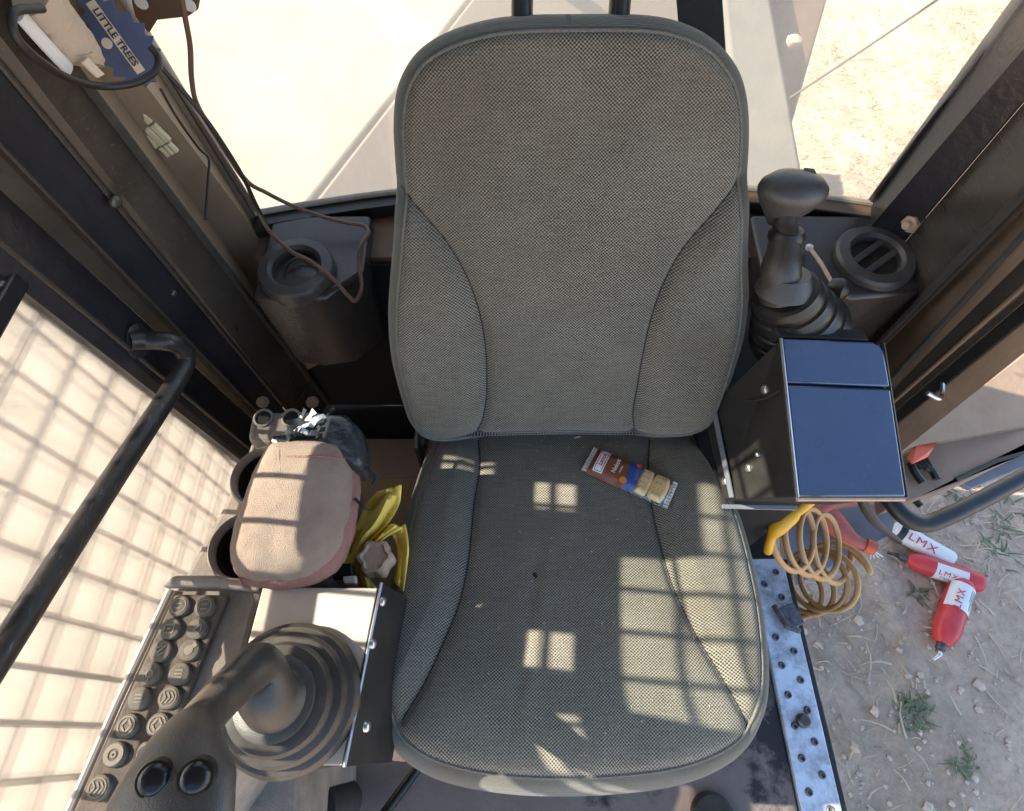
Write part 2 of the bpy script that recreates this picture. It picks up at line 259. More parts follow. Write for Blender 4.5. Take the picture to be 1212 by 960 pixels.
# ------------------------------------------------------------------ object helpers
ORG = {}
def tag(o, label=None, cat=None, group=None, kind=None):
    if label: o['label'] = label
    if cat: o['category'] = cat
    if group: o['group'] = group
    if kind: o['kind'] = kind
    return o
def thing(name, loc, label, cat, group=None):
    o = bpy.data.objects.new(name, None); COL.objects.link(o); o.location = loc; o.empty_display_size = .05
    ORG[o.name] = Vector(loc); return tag(o, label, cat, group)
class MB:
    def __init__(s): s.v = []; s.f = []; s.uv = None
    def add(s, vs, fs):
        k = len(s.v); s.v += [Vector(v) for v in vs]; s.f += [tuple(i + k for i in f) for f in fs]; return s
    def box(s, c, size, rot=None):
        c = Vector(c); hx, hy, hz = [q / 2 for q in size]; M = rot if rot else Matrix.Identity(3)
        vs = [c + M @ Vector((x, y, z)) for x in (-hx, hx) for y in (-hy, hy) for z in (-hz, hz)]
        return s.add(vs, [(0, 1, 3, 2), (4, 6, 7, 5), (0, 4, 5, 1), (2, 3, 7, 6), (0, 2, 6, 4), (1, 5, 7, 3)])
    def hexa(s, q, off):
        """a slab: the polygon q pushed along off"""
        n = len(q); q = [Vector(p) for p in q]; off = Vector(off)
        vs = q + [p + off for p in q]
        return s.add(vs, [tuple(range(n)), tuple(range(2 * n - 1, n - 1, -1))] + [(i, i + n, (i + 1) % n + n, (i + 1) % n) for i in range(n)])
    def tube(s, path, rad, seg=12, caps=True, flat=None):
        path = [Vector(p) for p in path]; n = len(path)
        if not isinstance(rad, (list, tuple)): rad = [rad] * n
        ref = None; base = len(s.v); k = len(s.v)
        for i, p in enumerate(path):
            t = (path[min(i + 1, n - 1)] - path[max(i - 1, 0)])
            if t.length < 1e-9: t = Vector((0, 0, 1))
            t.normalize()
            if ref is None:
                ref = Vector((0, 0, 1)) if abs(t.z) < .9 else Vector((1, 0, 0))
                if flat is not None: ref = Vector(flat)
            a = (ref - t * ref.dot(t))
            if a.length < 1e-6: a = t.orthogonal()
            a.normalize(); b = t.cross(a); ref = a
            r = rad[i]; ra, rb = (r if isinstance(r, (list, tuple)) else (r, r))
            for j in range(seg):
                an = 2 * math.pi * j / seg; s.v.append(p + a * (math.cos(an) * ra) + b * (math.sin(an) * rb))
        for i in range(n - 1):
            for j in range(seg):
                j2 = (j + 1) % seg
                s.f.append((k + i * seg + j, k + i * seg + j2, k + (i + 1) * seg + j2, k + (i + 1) * seg + j))
        if caps:
            s.f.append(tuple(k + j for j in range(seg - 1, -1, -1))); s.f.append(tuple(k + (n - 1) * seg + j for j in range(seg)))
        return s
    def lathe(s, prof, o, ax=(0, 0, 1), seg=32, ref=None, capped=True, sq=1.0):
        ax = Vector(ax).normalized(); o = Vector(o); a = Vector(ref) if ref else ax.orthogonal(); a = (a - ax * a.dot(ax)).normalized(); b = ax.cross(a); k = len(s.v)
        for r, h in prof:
            for j in range(seg):
                an = 2 * math.pi * j / seg; s.v.append(o + ax * h + a * (r * math.cos(an)) + b * (r * sq * math.sin(an)))
        for i in range(len(prof) - 1):
            for j in range(seg):
                j2 = (j + 1) % seg; s.f.append((k + i * seg + j, k + i * seg + j2, k + (i + 1) * seg + j2, k + (i + 1) * seg + j))
        if capped:
            s.f.append(tuple(k + j for j in range(seg - 1, -1, -1))); m = k + (len(prof) - 1) * seg; s.f.append(tuple(m + j for j in range(seg)))
        return s
    def build(s, name, material, parent=None, smooth=40, bevel=0., label=None, loc=None, bseg=2, norm=True):
        org = ORG[parent.name] if parent else (Vector(loc) if loc else Vector((0, 0, 0)))
        me = bpy.data.meshes.new(name); me.from_pydata([tuple(v - org) for v in s.v], [], s.f)
        if s.uv:
            ul = me.uv_layers.new(name='UVMap')
            for l in me.loops: ul.data[l.index].uv = s.uv[l.vertex_index]
        if norm:
            bm = bmesh.new(); bm.from_mesh(me); bmesh.ops.recalc_face_normals(bm, faces=bm.faces); bm.to_mesh(me); bm.free()
        if smooth:
            me.polygons.foreach_set('use_smooth', [True] * len(me.polygons)); me.set_sharp_from_angle(angle=R(smooth))
        me.materials.append(MATS[material])
        o = bpy.data.objects.new(name, me); COL.objects.link(o)
        if parent: o.parent = parent
        else: o.location = org
        ORG[o.name] = org
        if bevel:
            b = o.modifiers.new('bevel', 'BEVEL'); b.width = bevel; b.segments = bseg; b.limit_method = 'ANGLE'; b.angle_limit = R(35); b.harden_normals = False
        if label: o['label'] = label
        return o
def copy_part(o, parent, world_loc, rot=None, scale=None):
    c = o.copy(); COL.objects.link(c); c.parent = parent
    c.location = Vector(world_loc) - ORG[parent.name]; ORG[c.name] = Vector(world_loc)
    if rot is not None: c.rotation_euler = rot
    if scale is not None: c.scale = scale
    return c
def smooth_path(pts, n=8, closed=False):
    pts = [Vector(p) for p in pts]; out = []; m = len(pts)
    rng = range(m if closed else m - 1)
    for i in rng:
        if closed: p0, p1, p2, p3 = pts[i - 1], pts[i], pts[(i + 1) % m], pts[(i + 2) % m]
        else: p0, p1, p2, p3 = pts[max(i - 1, 0)], pts[i], pts[i + 1], pts[min(i + 2, m - 1)]
        for k in range(n):
            t = k / n
            out.append(.5 * ((2 * p1) + (p2 - p0) * t + (2 * p0 - 5 * p1 + 4 * p2 - p3) * t * t + (3 * p1 - p0 - 3 * p2 + p3) * t ** 3))
    if not closed: out.append(pts[-1])
    return out
def text_part(name, body, size, o, ex, ey, material, parent, bold=False, xs=1.0, lift=.0006):
    cu = bpy.data.curves.new(name, 'FONT'); cu.body = body; cu.size = size; cu.align_x = 'CENTER'; cu.align_y = 'CENTER'; cu.extrude = .0001; cu.resolution_u = 3
    if bold: cu.offset = size * .02
    t = bpy.data.objects.new(name, cu); COL.objects.link(t); bpy.context.view_layer.update()
    me = bpy.data.meshes.new_from_object(t.evaluated_get(bpy.context.evaluated_depsgraph_get()))
    bpy.data.objects.remove(t); ex = Vector(ex).normalized(); ey = Vector(ey).normalized(); en = ex.cross(ey)
    mb = MB(); mb.v = [Vector(o) + ex * (v.co.x * xs) + ey * v.co.y + en * (v.co.z + lift) for v in me.vertices]; mb.f = [tuple(p.vertices) for p in me.polygons]
    return mb.build(name, material, parent, smooth=0)
def bolt(parent, p, n, r=.008, material='bolt_steel', name='bolt', h=.004):
    n = Vector(n).normalized()
    return MB().lathe([(r, -.002), (r, h * .3), (r * .82, h * .75), (r * .45, h), (.0001, h * 1.02)], p, n, 12, capped=True).build(name, material, parent, smooth=50)
def hexbolt(parent, p, n, r=.01, h=.008, material='bolt_dark', name='bolt'):
    n = Vector(n).normalized()
    m = MB().lathe([(r * 1.5, -.001), (r * 1.5, .0015)], p, n, 16); m.lathe([(r, .0015), (r, h), (r * .85, h + .001)], p, n, 6); m.lathe([(r * .5, h), (r * .5, h * 1.9), (r * .4, h * 2)], p, n, 10)
    return m.build(name, material, parent, smooth=30)

# ================================================================== GROUND
GZ = -0.80
def ground_h(x, y):
    f = 1 / (1 + (max(abs(x), abs(y)) / 9) ** 8)
    return GZ + f * (.05 * noise.noise((x * .7, y * .7, 1)) + .022 * noise.noise((x * 3.1, y * 3.1, 4)) + .016 * noise.noise((x * 9, y * 9, 2)) + .008 * noise.noise((x * 24, y * 24, 6)))
xs = [-900, -200, -60, -25, -15] + [-12 + i * 1.0 for i in range(0, 12)] + [0 + i * .035 for i in range(0, 120)] + [4.2 + i * .6 for i in range(0, 14)] + [15, 25, 60, 200, 900]
ys = [-900, -200, -60, -25, -15] + [-12 + i * 1.0 for i in range(0, 11)] + [-1 + i * .035 for i in range(0, 140)] + [3.9 + i * .6 for i in range(0, 14)] + [15, 25, 60, 200, 900]
g = MB(); nx = len(xs)
g.v = [Vector((x, y, ground_h(x, y))) for y in ys for x in xs]
g.f = [(j * nx + i, j * nx + i + 1, (j + 1) * nx + i + 1, (j + 1) * nx + i) for j in range(len(ys) - 1) for i in range(nx - 1)]
o = g.build('ground', 'soil', smooth=180, norm=False); tag(o, 'dry bare dirt ground around the machine', 'ground', kind='structure')

def litter(name, n, region, mats, lmin, lmax, wmin, wmax, label, cat, seed, dens=None, lift=.012, upright=0.):
    rnd = random.Random(seed); m = MB(); cnt = 0; tries = 0
    while cnt < n and tries < n * 20:
        tries += 1
        x = rnd.uniform(*region[0]); y = rnd.uniform(*region[1])
        if dens and rnd.random() > dens(x, y): continue
        cnt += 1; a = rnd.gauss(-.5, .7) if rnd.random() < .6 else rnd.uniform(0, math.pi)
        L = rnd.uniform(lmin, lmax); w = rnd.uniform(wmin, wmax); bend = rnd.uniform(-.5, .5); up = rnd.uniform(0, .25) * L * .5 + upright * L * rnd.random()
        p = Vector((x, y, 0)); vs = []
        for k in range(4):
            t = k / 3; aa = a + bend * t; c = p + Vector((math.cos(aa), math.sin(aa), 0)) * (L * t)
            z = ground_h(c.x, c.y) + .003 + rnd.random() * lift * .4 + up * math.sin(t * 2.6); q = Vector((-math.sin(aa), math.cos(aa), 0)) * (w * (1 - .7 * t) / 2)
            vs += [c + q + Vector((0, 0, z)), c - q + Vector((0, 0, z + w * .25))]
        m.add(vs, [(0, 1, 3, 2), (2, 3, 5, 4), (4, 5, 7, 6)])
    o = m.build(name, mats, smooth=0, norm=False); return tag(o, label, cat, kind='stuff')
clump = lambda x, y: .12 + .95 * max(0, noise.noise((x * 1.3, y * 1.3, 9)) + .25)
litter('straw_litter', 4200, ((.9, 2.9), (-.8, 1.7)), 'straw', .015, .13, .0015, .008, 'pale dry straw scattered over the dirt beside the open door', 'straw', 3,
       lambda x, y: clump(x, y) * (.04 + .96 * min(1, max(0, (x - 1.5) * 1.3 + (y - .40) * 1.2))))
litter('twig_litter', 450, ((.75, 3.4), (-.9, 2.0)), 'straw_dark', .03, .14, .002, .006, 'brown broken stems lying in the dirt among the straw', 'straw', 5, clump)
litter('dry_grass', 26000, ((-.2, 4.2), (1.2, 4.6)), 'dry_grass', .015, .06, .002, .005, 'yellow dry grass lying behind the machine', 'grass', 8, lambda x, y: .3 + clump(x, y), upright=.2)
def pebbles():
    rnd = random.Random(12); m = MB()
    for i in range(1500):
        x = rnd.uniform(.7, 2.8); y = rnd.uniform(-.9, 1.2); r = rnd.uniform(.003, .011) if rnd.random() < .95 else rnd.uniform(.012, .022)
        c = Vector((x, y, ground_h(x, y) + r * .2)); vs = []
        for sgn in ((1, 0, 0), (-1, 0, 0), (0, 1, 0), (0, -1, 0), (0, 0, 1), (0, 0, -1), (.6, .6, .5), (-.6, .5, .5), (.5, -.6, .5), (-.6, -.6, .4)):
            vs.append(c + Vector(sgn) * r * rnd.uniform(.7, 1.2))
        k = [(0, 6, 4), (6, 2, 4), (2, 7, 4), (7, 1, 4), (1, 9, 4), (9, 3, 4), (3, 8, 4), (8, 0, 4), (0, 2, 6), (2, 1, 7), (1, 3, 9), (3, 0, 8), (0, 5, 2), (2, 5, 1), (1, 5, 3), (3, 5, 0)]
        m.add(vs, k)
    tag(m.build('pebbles', 'pebble', smooth=0, norm=False), 'small clods and pebbles strewn over the dirt', 'pebbles', kind='stuff')
pebbles()
def weed(px, py, r, h, n, label, seed, material='green_leaf'):
    rnd = random.Random(seed); c = PZ(px, py, GZ); c.z = ground_h(c.x, c.y)
    t = thing('weed_tuft', c, label, 'weed', 'green weeds in the dirt'); m = MB()
    for i in range(n):
        a = rnd.uniform(0, 6.28); q = r * math.sqrt(rnd.random()); s = c + Vector((math.cos(a) * q, math.sin(a) * q, 0)); s.z = ground_h(s.x, s.y); b = rnd.uniform(0, 6.28)
        L = h * rnd.uniform(.4, 1.2); w = rnd.uniform(.0015, .004); d = Vector((math.cos(b), math.sin(b), 0)); sd_ = Vector((-d.y, d.x, 0)) * w
        vs = []
        for k in range(4):
            u = k / 3; p = s + d * (L * u) + Vector((0, 0, L * (.9 * u - .7 * u * u))); ww = (1 - u) * .8 + .15 + .5 * math.sin(u * 3.1)
            vs += [p + sd_ * ww, p - sd_ * ww]
        m.add(vs, [(0, 1, 3, 2), (2, 3, 5, 4), (4, 5, 7, 6)])
    m.build('leaf_blades', material, t, smooth=0, norm=False)
weed(1078, 842, .06, .05, 60, 'green grass tuft right of the perforated sill plate, largest of the near weeds', 1)
weed(1138, 905, .045, .045, 26, 'small green weed in the bottom right corner of the dirt', 2)
weed(1088, 702, .025, .05, 16, 'tiny green seedling left of the red grease cartridges', 3)
weed(1185, 655, .07, .06, 22, 'green weed in the straw right of the white cartridge', 4)
weed(1135, 590, .07, .07, 26, 'green weed in the straw just below the fender edge', 5)
weed(1195, 610, .09, .07, 32, 'green weed in the straw under the black grab bar', 6)
# a leafy bush beyond the left door, glimpsed over the door rail
def bush(c, r, h, n, label, seed):
    rnd = random.Random(seed); c = Vector(c); c.z = ground_h(c.x, c.y); t = thing('green_bush', c, label, 'bush', 'bushes outside the left door'); st = MB()
    for i in range(9):
        a = rnd.uniform(0, 6.28); st.tube(smooth_path([c, c + Vector((math.cos(a) * r * .3, math.sin(a) * r * .3, h * .5)), c + Vector((math.cos(a) * r * .7, math.sin(a) * r * .7, h * .95))], 3), [.014, .012, .011, .010, .008, .006, .004], 6)
    st.build('stem', 'bark', t); m = MB()
    for i in range(n):
        d = Vector((rnd.gauss(0, 1), rnd.gauss(0, 1), rnd.gauss(0, 1))).normalized() * (rnd.random() ** .4)
        k = .75 + .5 * noise.noise(d * 2.3 + Vector((seed, 0, 0)))
        p = c + Vector((d.x * r * k, d.y * r * k, h * (.55 + .5 * d.z * k))); L = rnd.uniform(.04, .09)
        e = Vector((rnd.gauss(0, 1), rnd.gauss(0, 1), rnd.gauss(0, .5))).normalized(); q = e.orthogonal().normalized() * L * .3
        m.add([p, p + e * L * .5 + q, p + e * L, p + e * L * .5 - q], [(0, 1, 2, 3)])
    m.build('foliage', 'bush_leaf', t, smooth=0, norm=False)
bush((-2.75, 2.15, 0), .55, .8, 2600, 'bright green bush seen over the left door rail', 3)
bush((-3.5, 1.2, 0), .6, .9, 2200, 'green bush farther out beyond the left door glass', 4)

# ================================================================== THE CAB
cab = thing('vehicle_cab', (.1, .1, 0), 'dusty black cab of a work machine with rear window and left door guard', 'cab')
# ---- floor and sill
fl = MB().hexa([(-.60, -.75, 0), (.568, -.75, 0), (.568, .70, 0), (-.60, .70, 0)], (0, 0, -.03)).build('floor', 'cab_floor', cab, bevel=.003)
MB().hexa([(-.60, -.75, -.031), (.66, -.75, -.031), (.66, .95, -.031), (-.60, .95, -.031)], (0, 0, -.30)).build('underframe', 'dark_jamb', cab, bevel=.005)
sl0, sl1 = .572, .652
sill = MB().hexa([(sl0, -.72, .008), (sl1, -.72, .008), (sl1, .372, .008), (sl0, .372, .008)], (0, 0, -.035)).build('sill_plate', 'sill_steel', cab, bevel=.002, label='perforated pale metal tread plate with grime')
MB().hexa([(sl1 + .002, -.72, .004), (sl1 + .012, -.72, .004), (sl1 + .012, .372, .004), (sl1 + .002, .372, .004)], (0, 0, -.06)).build('sill_trim', 'rubber_clean', cab, bevel=.001)
stud_mb = MB().lathe([(.0078, 0), (.0070, .003), (.0054, .0038), (.0040, .003), (.0036, -.001)], (0, 0, 0), (0, 0, 1), 14, capped=True)
stud0 = None
studs = []
for i in range(36):
    y = .34 - i * .029; studs.append((sl0 + (.022 if i % 2 else .056), y))
for i, (x, y) in enumerate(studs):
    if abs(y - .24) < .03 : continue
    if stud0 is None:
        stud0 = stud_mb.build('grip_stud', 'stud_steel', None, smooth=50); stud0.parent = sill; stud0.location = Vector((x, y, .0085)) - ORG[sill.name]; ORG[stud0.name] = Vector((x, y, .0085))
    else: copy_part(stud0, sill, (x, y, .0085))
lt = MB().box((.634, .238, .016), (.040, .048, .016), Matrix.Rotation(.35, 3, 'Z')); lt.tube([(.60, .262, .02), (.615, .215, .03), (.642, .205, .03)], .007, 10)
lt.build('door_catch', 'stud_steel', cab, bevel=.003, label='small grimy metal door catch on the sill plate')
MB().lathe([(.014, 0), (.014, .010), (.010, .014)], (.612, .03, .009), (0, 0, 1), 14).build('drain_plug', 'bolt_dark', cab)
MB().hexa([(.668, -.05, -.02), (.677, -.05, -.02), (.677, .07, -.02), (.668, .07, -.02)], (0, 0, -.02)).build('rubber_strip', 'rubber', cab, bevel=.002)

# ---- strips of the posts: each runs between two lines of the cab, given low and high
def line3(p, q, z0, z1):
    p, q = Vector(p), Vector(q); d = (q - p) / (q.z - p.z); return p + d * (z0 - p.z), p + d * (z1 - p.z)
def post(name, la, lb, material, z0, z1, out, parent=cab, bevel=.003, label=None, straight=False):
    a0, a1 = line3(*la, z0, z1); b0, b1 = line3(*lb, z0, z1)
    if straight:                                   # above the leaning foot the post stands upright
        am, bm = line3(*la, z0, .95)[1], line3(*lb, z0, .95)[1]; a1 = Vector((am.x, am.y, z1)); b1 = Vector((bm.x, bm.y, z1))
        return MB().hexa([a0, b0, bm, am], out).hexa([am, bm, b1, a1], out).build(name, material, parent, smooth=0, bevel=0, label=label)
    return MB().hexa([a0, b0, b1, a1], out).build(name, material, parent, smooth=0, bevel=bevel, label=label)
XL = -.60
ZT = 1.72
W_ = (PX(285, 545, XL), PX(35, 350, XL))
A_ = (PX(155, 415, XL + .012), PX(0, 287, XL + .012))
B_ = (PX(162, 372, XL), PX(0, 225, XL))
C_ = (PX(190, 370, XL + .03), PX(25, 200, XL + .03))
D_ = (PX(300, 440, XL + .05), PX(100, 200, XL + .05))
E_ = (PX(303, 367, XL + .085), PX(175, 200, XL + .085))
WZ = .616
F_ = (PZ(303, 252, WZ), PY(185, 60, .90))
out = Vector((-.05, .0, 0))
post('door_frame_edge', W_, A_, 'dark_jamb', .0, ZT, (-.035, 0, 0), straight=True)
post('door_frame_rail', A_, B_, 'dark_jamb', .0, ZT, (-.035, 0, 0), straight=True)
post('door_jamb', B_, C_, 'post_paint', .0, ZT, (-.05, .02, 0))
post('jamb_channel', C_, D_, 'dark_jamb', .0, ZT, (-.05, .03, 0))
post('rear_pillar', D_, E_, 'post_paint', .0, ZT, (-.05, .05, 0), label='dusty black steel pillar at the rear left')
post('corner_panel', E_, F_, 'corner_tan', .2, ZT, (-.04, .07, 0))
# narrow raised edges that run down the jamb and pillar
def bead(name, ln, r, material, z0, z1, off=(0, 0, 0)):
    a, b = line3(*ln, z0, z1); o_ = Vector(off); return MB().tube([a + o_, (a + b) / 2 + o_, b + o_], r, 8).build(name, material, cab)
bead('pillar_edge', D_, .004, 'edge_highlight', .2, ZT, (.003, 0, 0))
bead('pillar_seal', E_, .007, 'rubber', .0, ZT, (.003, 0, 0))
bead('jamb_edge', C_, .0025, 'edge_highlight', .05, ZT, (.002, 0, 0))
bead('door_seal', A_, .004, 'edge_highlight', .05, ZT, (.0, 0, 0))
for px, py, r in ((137, 239, .009), (277, 389, .008), (205, 347, .005)):
    bolt(cab, PX(px, py, XL + .062), (1, -.3, .1), r, 'bolt_dark')

# ---- left door: mid rail, glass, guard
a0, a1 = line3(*W_, .845, .89)
MB().hexa([(XL - .03, -.75, .848), (XL + .005, -.75, .848), (XL + .005, a0.y + .02, .848), (XL - .03, a0.y + .02, .848)], (0, 0, .028)).build('door_rail', 'dark_jamb', cab, bevel=.004)
MB().hexa([(XL - .03, -.75, .0), (XL + .005, -.75, .0), (XL + .005, .60, .0), (XL - .03, .60, .0)], (0, 0, .05)).build('door_bottom_rail', 'dark_jamb', cab, bevel=.004)
# added unseen rail and gusset, cut out to shape sun patches on the cushion
zr0, zr1 = .972, 1.115
yb = [-.75, -.06, .09, .135, .195, .385, .435, .50]
ur = MB()
for i in range(0, 7):
    if i == 0: ur.hexa([(XL - .035, yb[i], zr0), (XL, yb[i], zr0), (XL, yb[i + 1], zr0), (XL - .035, yb[i + 1], zr0)], (0, 0, .03)); continue
    if i % 2 == 0: ur.hexa([(XL - .035, yb[i], zr0), (XL, yb[i], zr0), (XL, yb[i + 1], zr0), (XL - .035, yb[i + 1], zr0)], (0, 0, zr1 - zr0))
    else:
        ur.hexa([(XL - .035, yb[i], zr0), (XL, yb[i], zr0), (XL, yb[i + 1], zr0), (XL - .035, yb[i + 1], zr0)], (0, 0, .03))
        ur.hexa([(XL - .035, yb[i], zr1 - .03), (XL, yb[i], zr1 - .03), (XL, yb[i + 1], zr1 - .03), (XL - .035, yb[i + 1], zr1 - .03)], (0, 0, .03))
ur.hexa([(XL - .03, .315, zr1), (XL - .03, .50, zr1), (XL - .03, .50, 1.235), (XL - .03, .322, 1.235)], (.028, 0, 0))
MB().hexa([(XL - .03, -.75, 1.44), (XL, -.75, 1.44), (XL, .56, 1.44), (XL - .03, .56, 1.44)], (0, 0, .28)).build('sun_mask_header', 'dark_jamb', cab)  # added unseen header that keeps the sun off the box lid
ur.build('sun_mask_rail', 'dark_jamb', cab, smooth=0)
MB().hexa([(XL - .03, -.06, zr1), (XL, -.06, zr1), (XL, .10, zr1), (XL - .03, .10, zr1)], (0, -.05, .45)).build('sun_mask_brace', 'dark_jamb', cab)  # added unseen slanted brace that shades the front of the cushion
for (z0, z1, nm) in ((.05, .848, 'lower'), (.878, zr0, 'middle'), (zr1, 1.44, 'upper')):
    p0, p1 = line3(*W_, z0, min(z1, .95)); p1.z = z1; x = XL - .012
    MB().hexa([(x, -.72, z0), (x, p0.y, z0), (x, p1.y, z1), (x, -.72, z1)], (-.005, 0, 0)).build('door_glass', 'glass_side' if nm == 'lower' else 'glass_upper', cab, smooth=0, label='dusty sunlit door glass' if nm == 'lower' else None)
guard = MB(); gx = XL - .052; pitch = .063; pitch_h = .079
for (y0, y1, z0, z1) in ((-.7, .56, .0, .012), (-.7, .56, 1.66, 1.672)):
    guard.box((gx, (y0 + y1) / 2, (z0 + z1) / 2), (.02, y1 - y0, .02))
for y in (-.70, .56): guard.box((gx, y, .83), (.02, .02, 1.68))
gd = guard.build('window_guard', 'rubber_clean', cab, bevel=.003, label='black welded wire guard outside the left door')
wv = MB().tube([(0, 0, 0), (0, 0, .83), (0, 0, 1.66)], .0042, 8); wh = MB().tube([(0, -.63, 0), (0, 0, 0), (0, .63, 0)], .0042, 8)
wv0 = wh0 = None
for i in range(20):
    y = -.675 + i * pitch
    if wv0 is None:
        wv0 = wv.build('guard_wire', 'rubber_clean', None); wv0.parent = gd; wv0.location = Vector((gx, y, .005)) - ORG[gd.name]; ORG[wv0.name] = Vector((gx, y, .005))
    else: copy_part(wv0, gd, (gx, y, .005))
for i in range(21):
    z = .045 + i * pitch_h
    if wh0 is None:
        wh0 = wh.build('guard_wire', 'rubber_clean', None); wh0.parent = gd; wh0.location = Vector((gx - .0045, -.07, z)) - ORG[gd.name]; ORG[wh0.name] = Vector((gx - .0045, -.07, z))
    else: copy_part(wh0, gd, (gx - .0045, -.07, z))

# ---- rear wall, window sill, curved rear window
bot_px = [(303, 252), (385, 238), (467, 227), (560, 219), (675, 215), (790, 217), (883, 223), (960, 231), (1030, 241)]
bot = smooth_path([PZ(x, y, WZ) for x, y in bot_px], 4)
lx0, lx1 = bot[0].x, bot[-1].x
F0, F1 = line3(*F_, WZ, 1.62)
G_ = (PZ(1030, 241, WZ), PY(1205, 0, bot[-1].y + .03)); G0, G1 = line3(*G_, WZ, 1.62)
def top_of(p):
    k = (p.x - lx0) / (lx1 - lx0); t = F1.lerp(G1, k); return Vector((t.x, p.y + .05, 1.62))
rw = MB(); n = len(bot)
rw.v = [p.copy() for p in bot] + [top_of(p) for p in bot]; rw.f = [(i, i + 1, n + i + 1, n + i) for i in range(n - 1)]
pane = rw.build('rear_glass', 'glass_rear', cab, smooth=180, norm=False, label='large dusty curved rear window pane')
fr = MB(); fr2 = MB()
def ribbon(m, pts, w, dz):                       # a bar of square section that follows pts
    for i in range(len(pts) - 1):
        a, b = pts[i], pts[i + 1]
        m.hexa([a, b, b + Vector((0, -w, 0)), a + Vector((0, -w, 0))], (0, 0, dz))
ribbon(fr, [p + Vector((0, .012, -.030)) for p in bot], .048, .028)
fr.build('window_sill', 'rubber_clean', cab, smooth=0)
fr2 = MB(); ribbon(fr2, [p + Vector((0, .010, -.003)) for p in bot if p.x > .25], .049, .004); fr2.build('sill_cap', 'brown_panel', cab, smooth=0)
MB().tube([p + Vector((0, -.004, .003)) for p in bot], .006, 8).build('window_seal', 'seal_dusty', cab)
MB().tube([F0, F0.lerp(F1, .5), F1], .007, 8).build('window_seal', 'brown_panel', cab)
MB().tube([G0, G0.lerp(G1, .5), G1], .008, 8).build('window_seal', 'rubber', cab)
# shelf behind the seat and the wall below it
sy0 = .80
sh = MB()
for i in range(n - 1):
    a, b = bot[i] + Vector((0, -.03, -.032)), bot[i + 1] + Vector((0, -.03, -.032)); f0, f1 = Vector((a.x, sy0, .575)), Vector((b.x, sy0, .575))
    sh.add([a, b, f1, f0, f0 + Vector((0, 0, -.20)), f1 + Vector((0, 0, -.20))], [(0, 1, 2, 3), (3, 2, 5, 4)])
sh.build('rear_shelf', 'brown_panel', cab, smooth=30)
MB().hexa([(-.59, sy0 + .004, 0), (.74, sy0 + .004, 0), (.74, sy0 + .004, .38), (-.59, sy0 + .004, .38)], (0, .02, 0)).build('bulkhead', 'void_black', cab)  # lower wall coloured black for the shade behind the seat
MB().hexa([(-.30, sy0 - .012, .0), (.0, sy0 - .012, .0), (.0, sy0 - .012, .565), (-.30, sy0 - .012, .565)], (0, .010, 0)).build('shade_sheet', 'void_black', cab)  # black sheet put in for the shade behind the seat's left side
MB().hexa([(-.60, .94, -.03), (.80, .94, -.03), (.80, .94, .40), (-.60, .94, .40)], (0, .03, 0)).build('rear_wall', 'dark_jamb', cab)

# ---- roof and front posts, out of the picture, that shade the cab
MB().hexa([(-.70, -.55, ZT), (.84, -.55, ZT), (.84, 1.0, ZT), (-.70, 1.0, ZT)], (0, 0, .08)).build('roof', 'hood_grey', cab, bevel=.02)
for x in (-.62, .76): MB().box((x, -.74, .86), (.07, .07, 1.72)).build('front_pillar', 'post_paint', cab, bevel=.008)
MB().box((.07, -.74, 1.69), (1.45, .08, .08)).build('front_header', 'post_paint', cab, bevel=.008)

# ---- right rear corner
XR = .75
R1 = (PX(1030, 241, G0.x), PX(1205, 0, G0.x + .03))
R1 = G_
R2 = (PX(1068, 290, XR - .02), PX(1212, 121, XR - .02))
R3 = (PX(1045, 402, XR - .02), PX(1212, 229, XR - .02))
R4 = (PX(1053, 392 + 8, XR), PX(1212, 243, XR))
R5 = (PX(1055, 450, XR - .01), PX(1212, 277, XR - .01))
R6 = (PX(1084, 452, XR + .02), PX(1212, 339, XR + .02))
R7 = (PX(1062, 490, XR + .05), PX(1212, 366, XR + .05))
R8 = (PX(1062, 502, XR + .05), PX(1212, 382, XR + .05))
R9 = (PX(1067, 531, XR + .05), PX(1212, 406, XR + .05))
post('corner_panel', R1, R2, 'dark_jamb', .2, ZT, (.05, .05, 0), label='dark rear corner panel right of the window')
post('rear_pillar', R2, R3, 'post_paint', .0, ZT, (.05, .03, 0), label='dark steel pillar at the rear right')
post('jamb_channel', R4, R5, 'brown_panel', .0, ZT, (.05, 0, 0))
post('door_jamb', R5, R6, 'post_paint', .0, ZT, (.03, .0, 0))
for ln, r_, m_ in ((R3, .008, 'rubber'), (R4, .006, 'rust_brown'), (R5, .005, 'rubber'), (R6, .004, 'brown_panel')):
    bead('pillar_edge', ln, r_, m_, .0, ZT)
nut = PP(1080, 262, R2[0], (-.8, -.6, 0)); hexbolt(cab, nut, (-.75, -.6, .15), .014, .014, 'beige_cap', 'bolt')

# ---- the open door beyond the right pillar, fender deck and step
od = thing('open_door', (XR + .07, .70, 0), 'edge of the open right cab door with black seal beside the pillar', 'door')
post('door_seal', (PX(1088, 452, XR + .045), PX(1212, 343, XR + .045)), (PX(1062, 502, XR + .06), PX(1212, 382, XR + .06)), 'rubber_clean', .05, ZT, (.03, .04, 0), od)
post('door_edge', (PX(1062, 502, XR + .06), PX(1212, 382, XR + .06)), (PX(1067, 533, XR + .08), PX(1212, 409, XR + .08)), 'fender_dusty', .05, ZT, (.03, .05, 0), od)
latch = PX(1095, 458, XR + .03); MB().tube(smooth_path([latch + Vector((-.01, -.02, .012)), latch + Vector((.012, -.028, .004)), latch + Vector((.03, -.015, -.004)), latch + Vector((.03, .004, .01))], 4), .005, 10).build('latch_hook', 'edge_metal', od)
fd = thing('fender_deck', (1.25, .8, -.15), 'dusty grey brown fender deck outside the right door', 'fender')
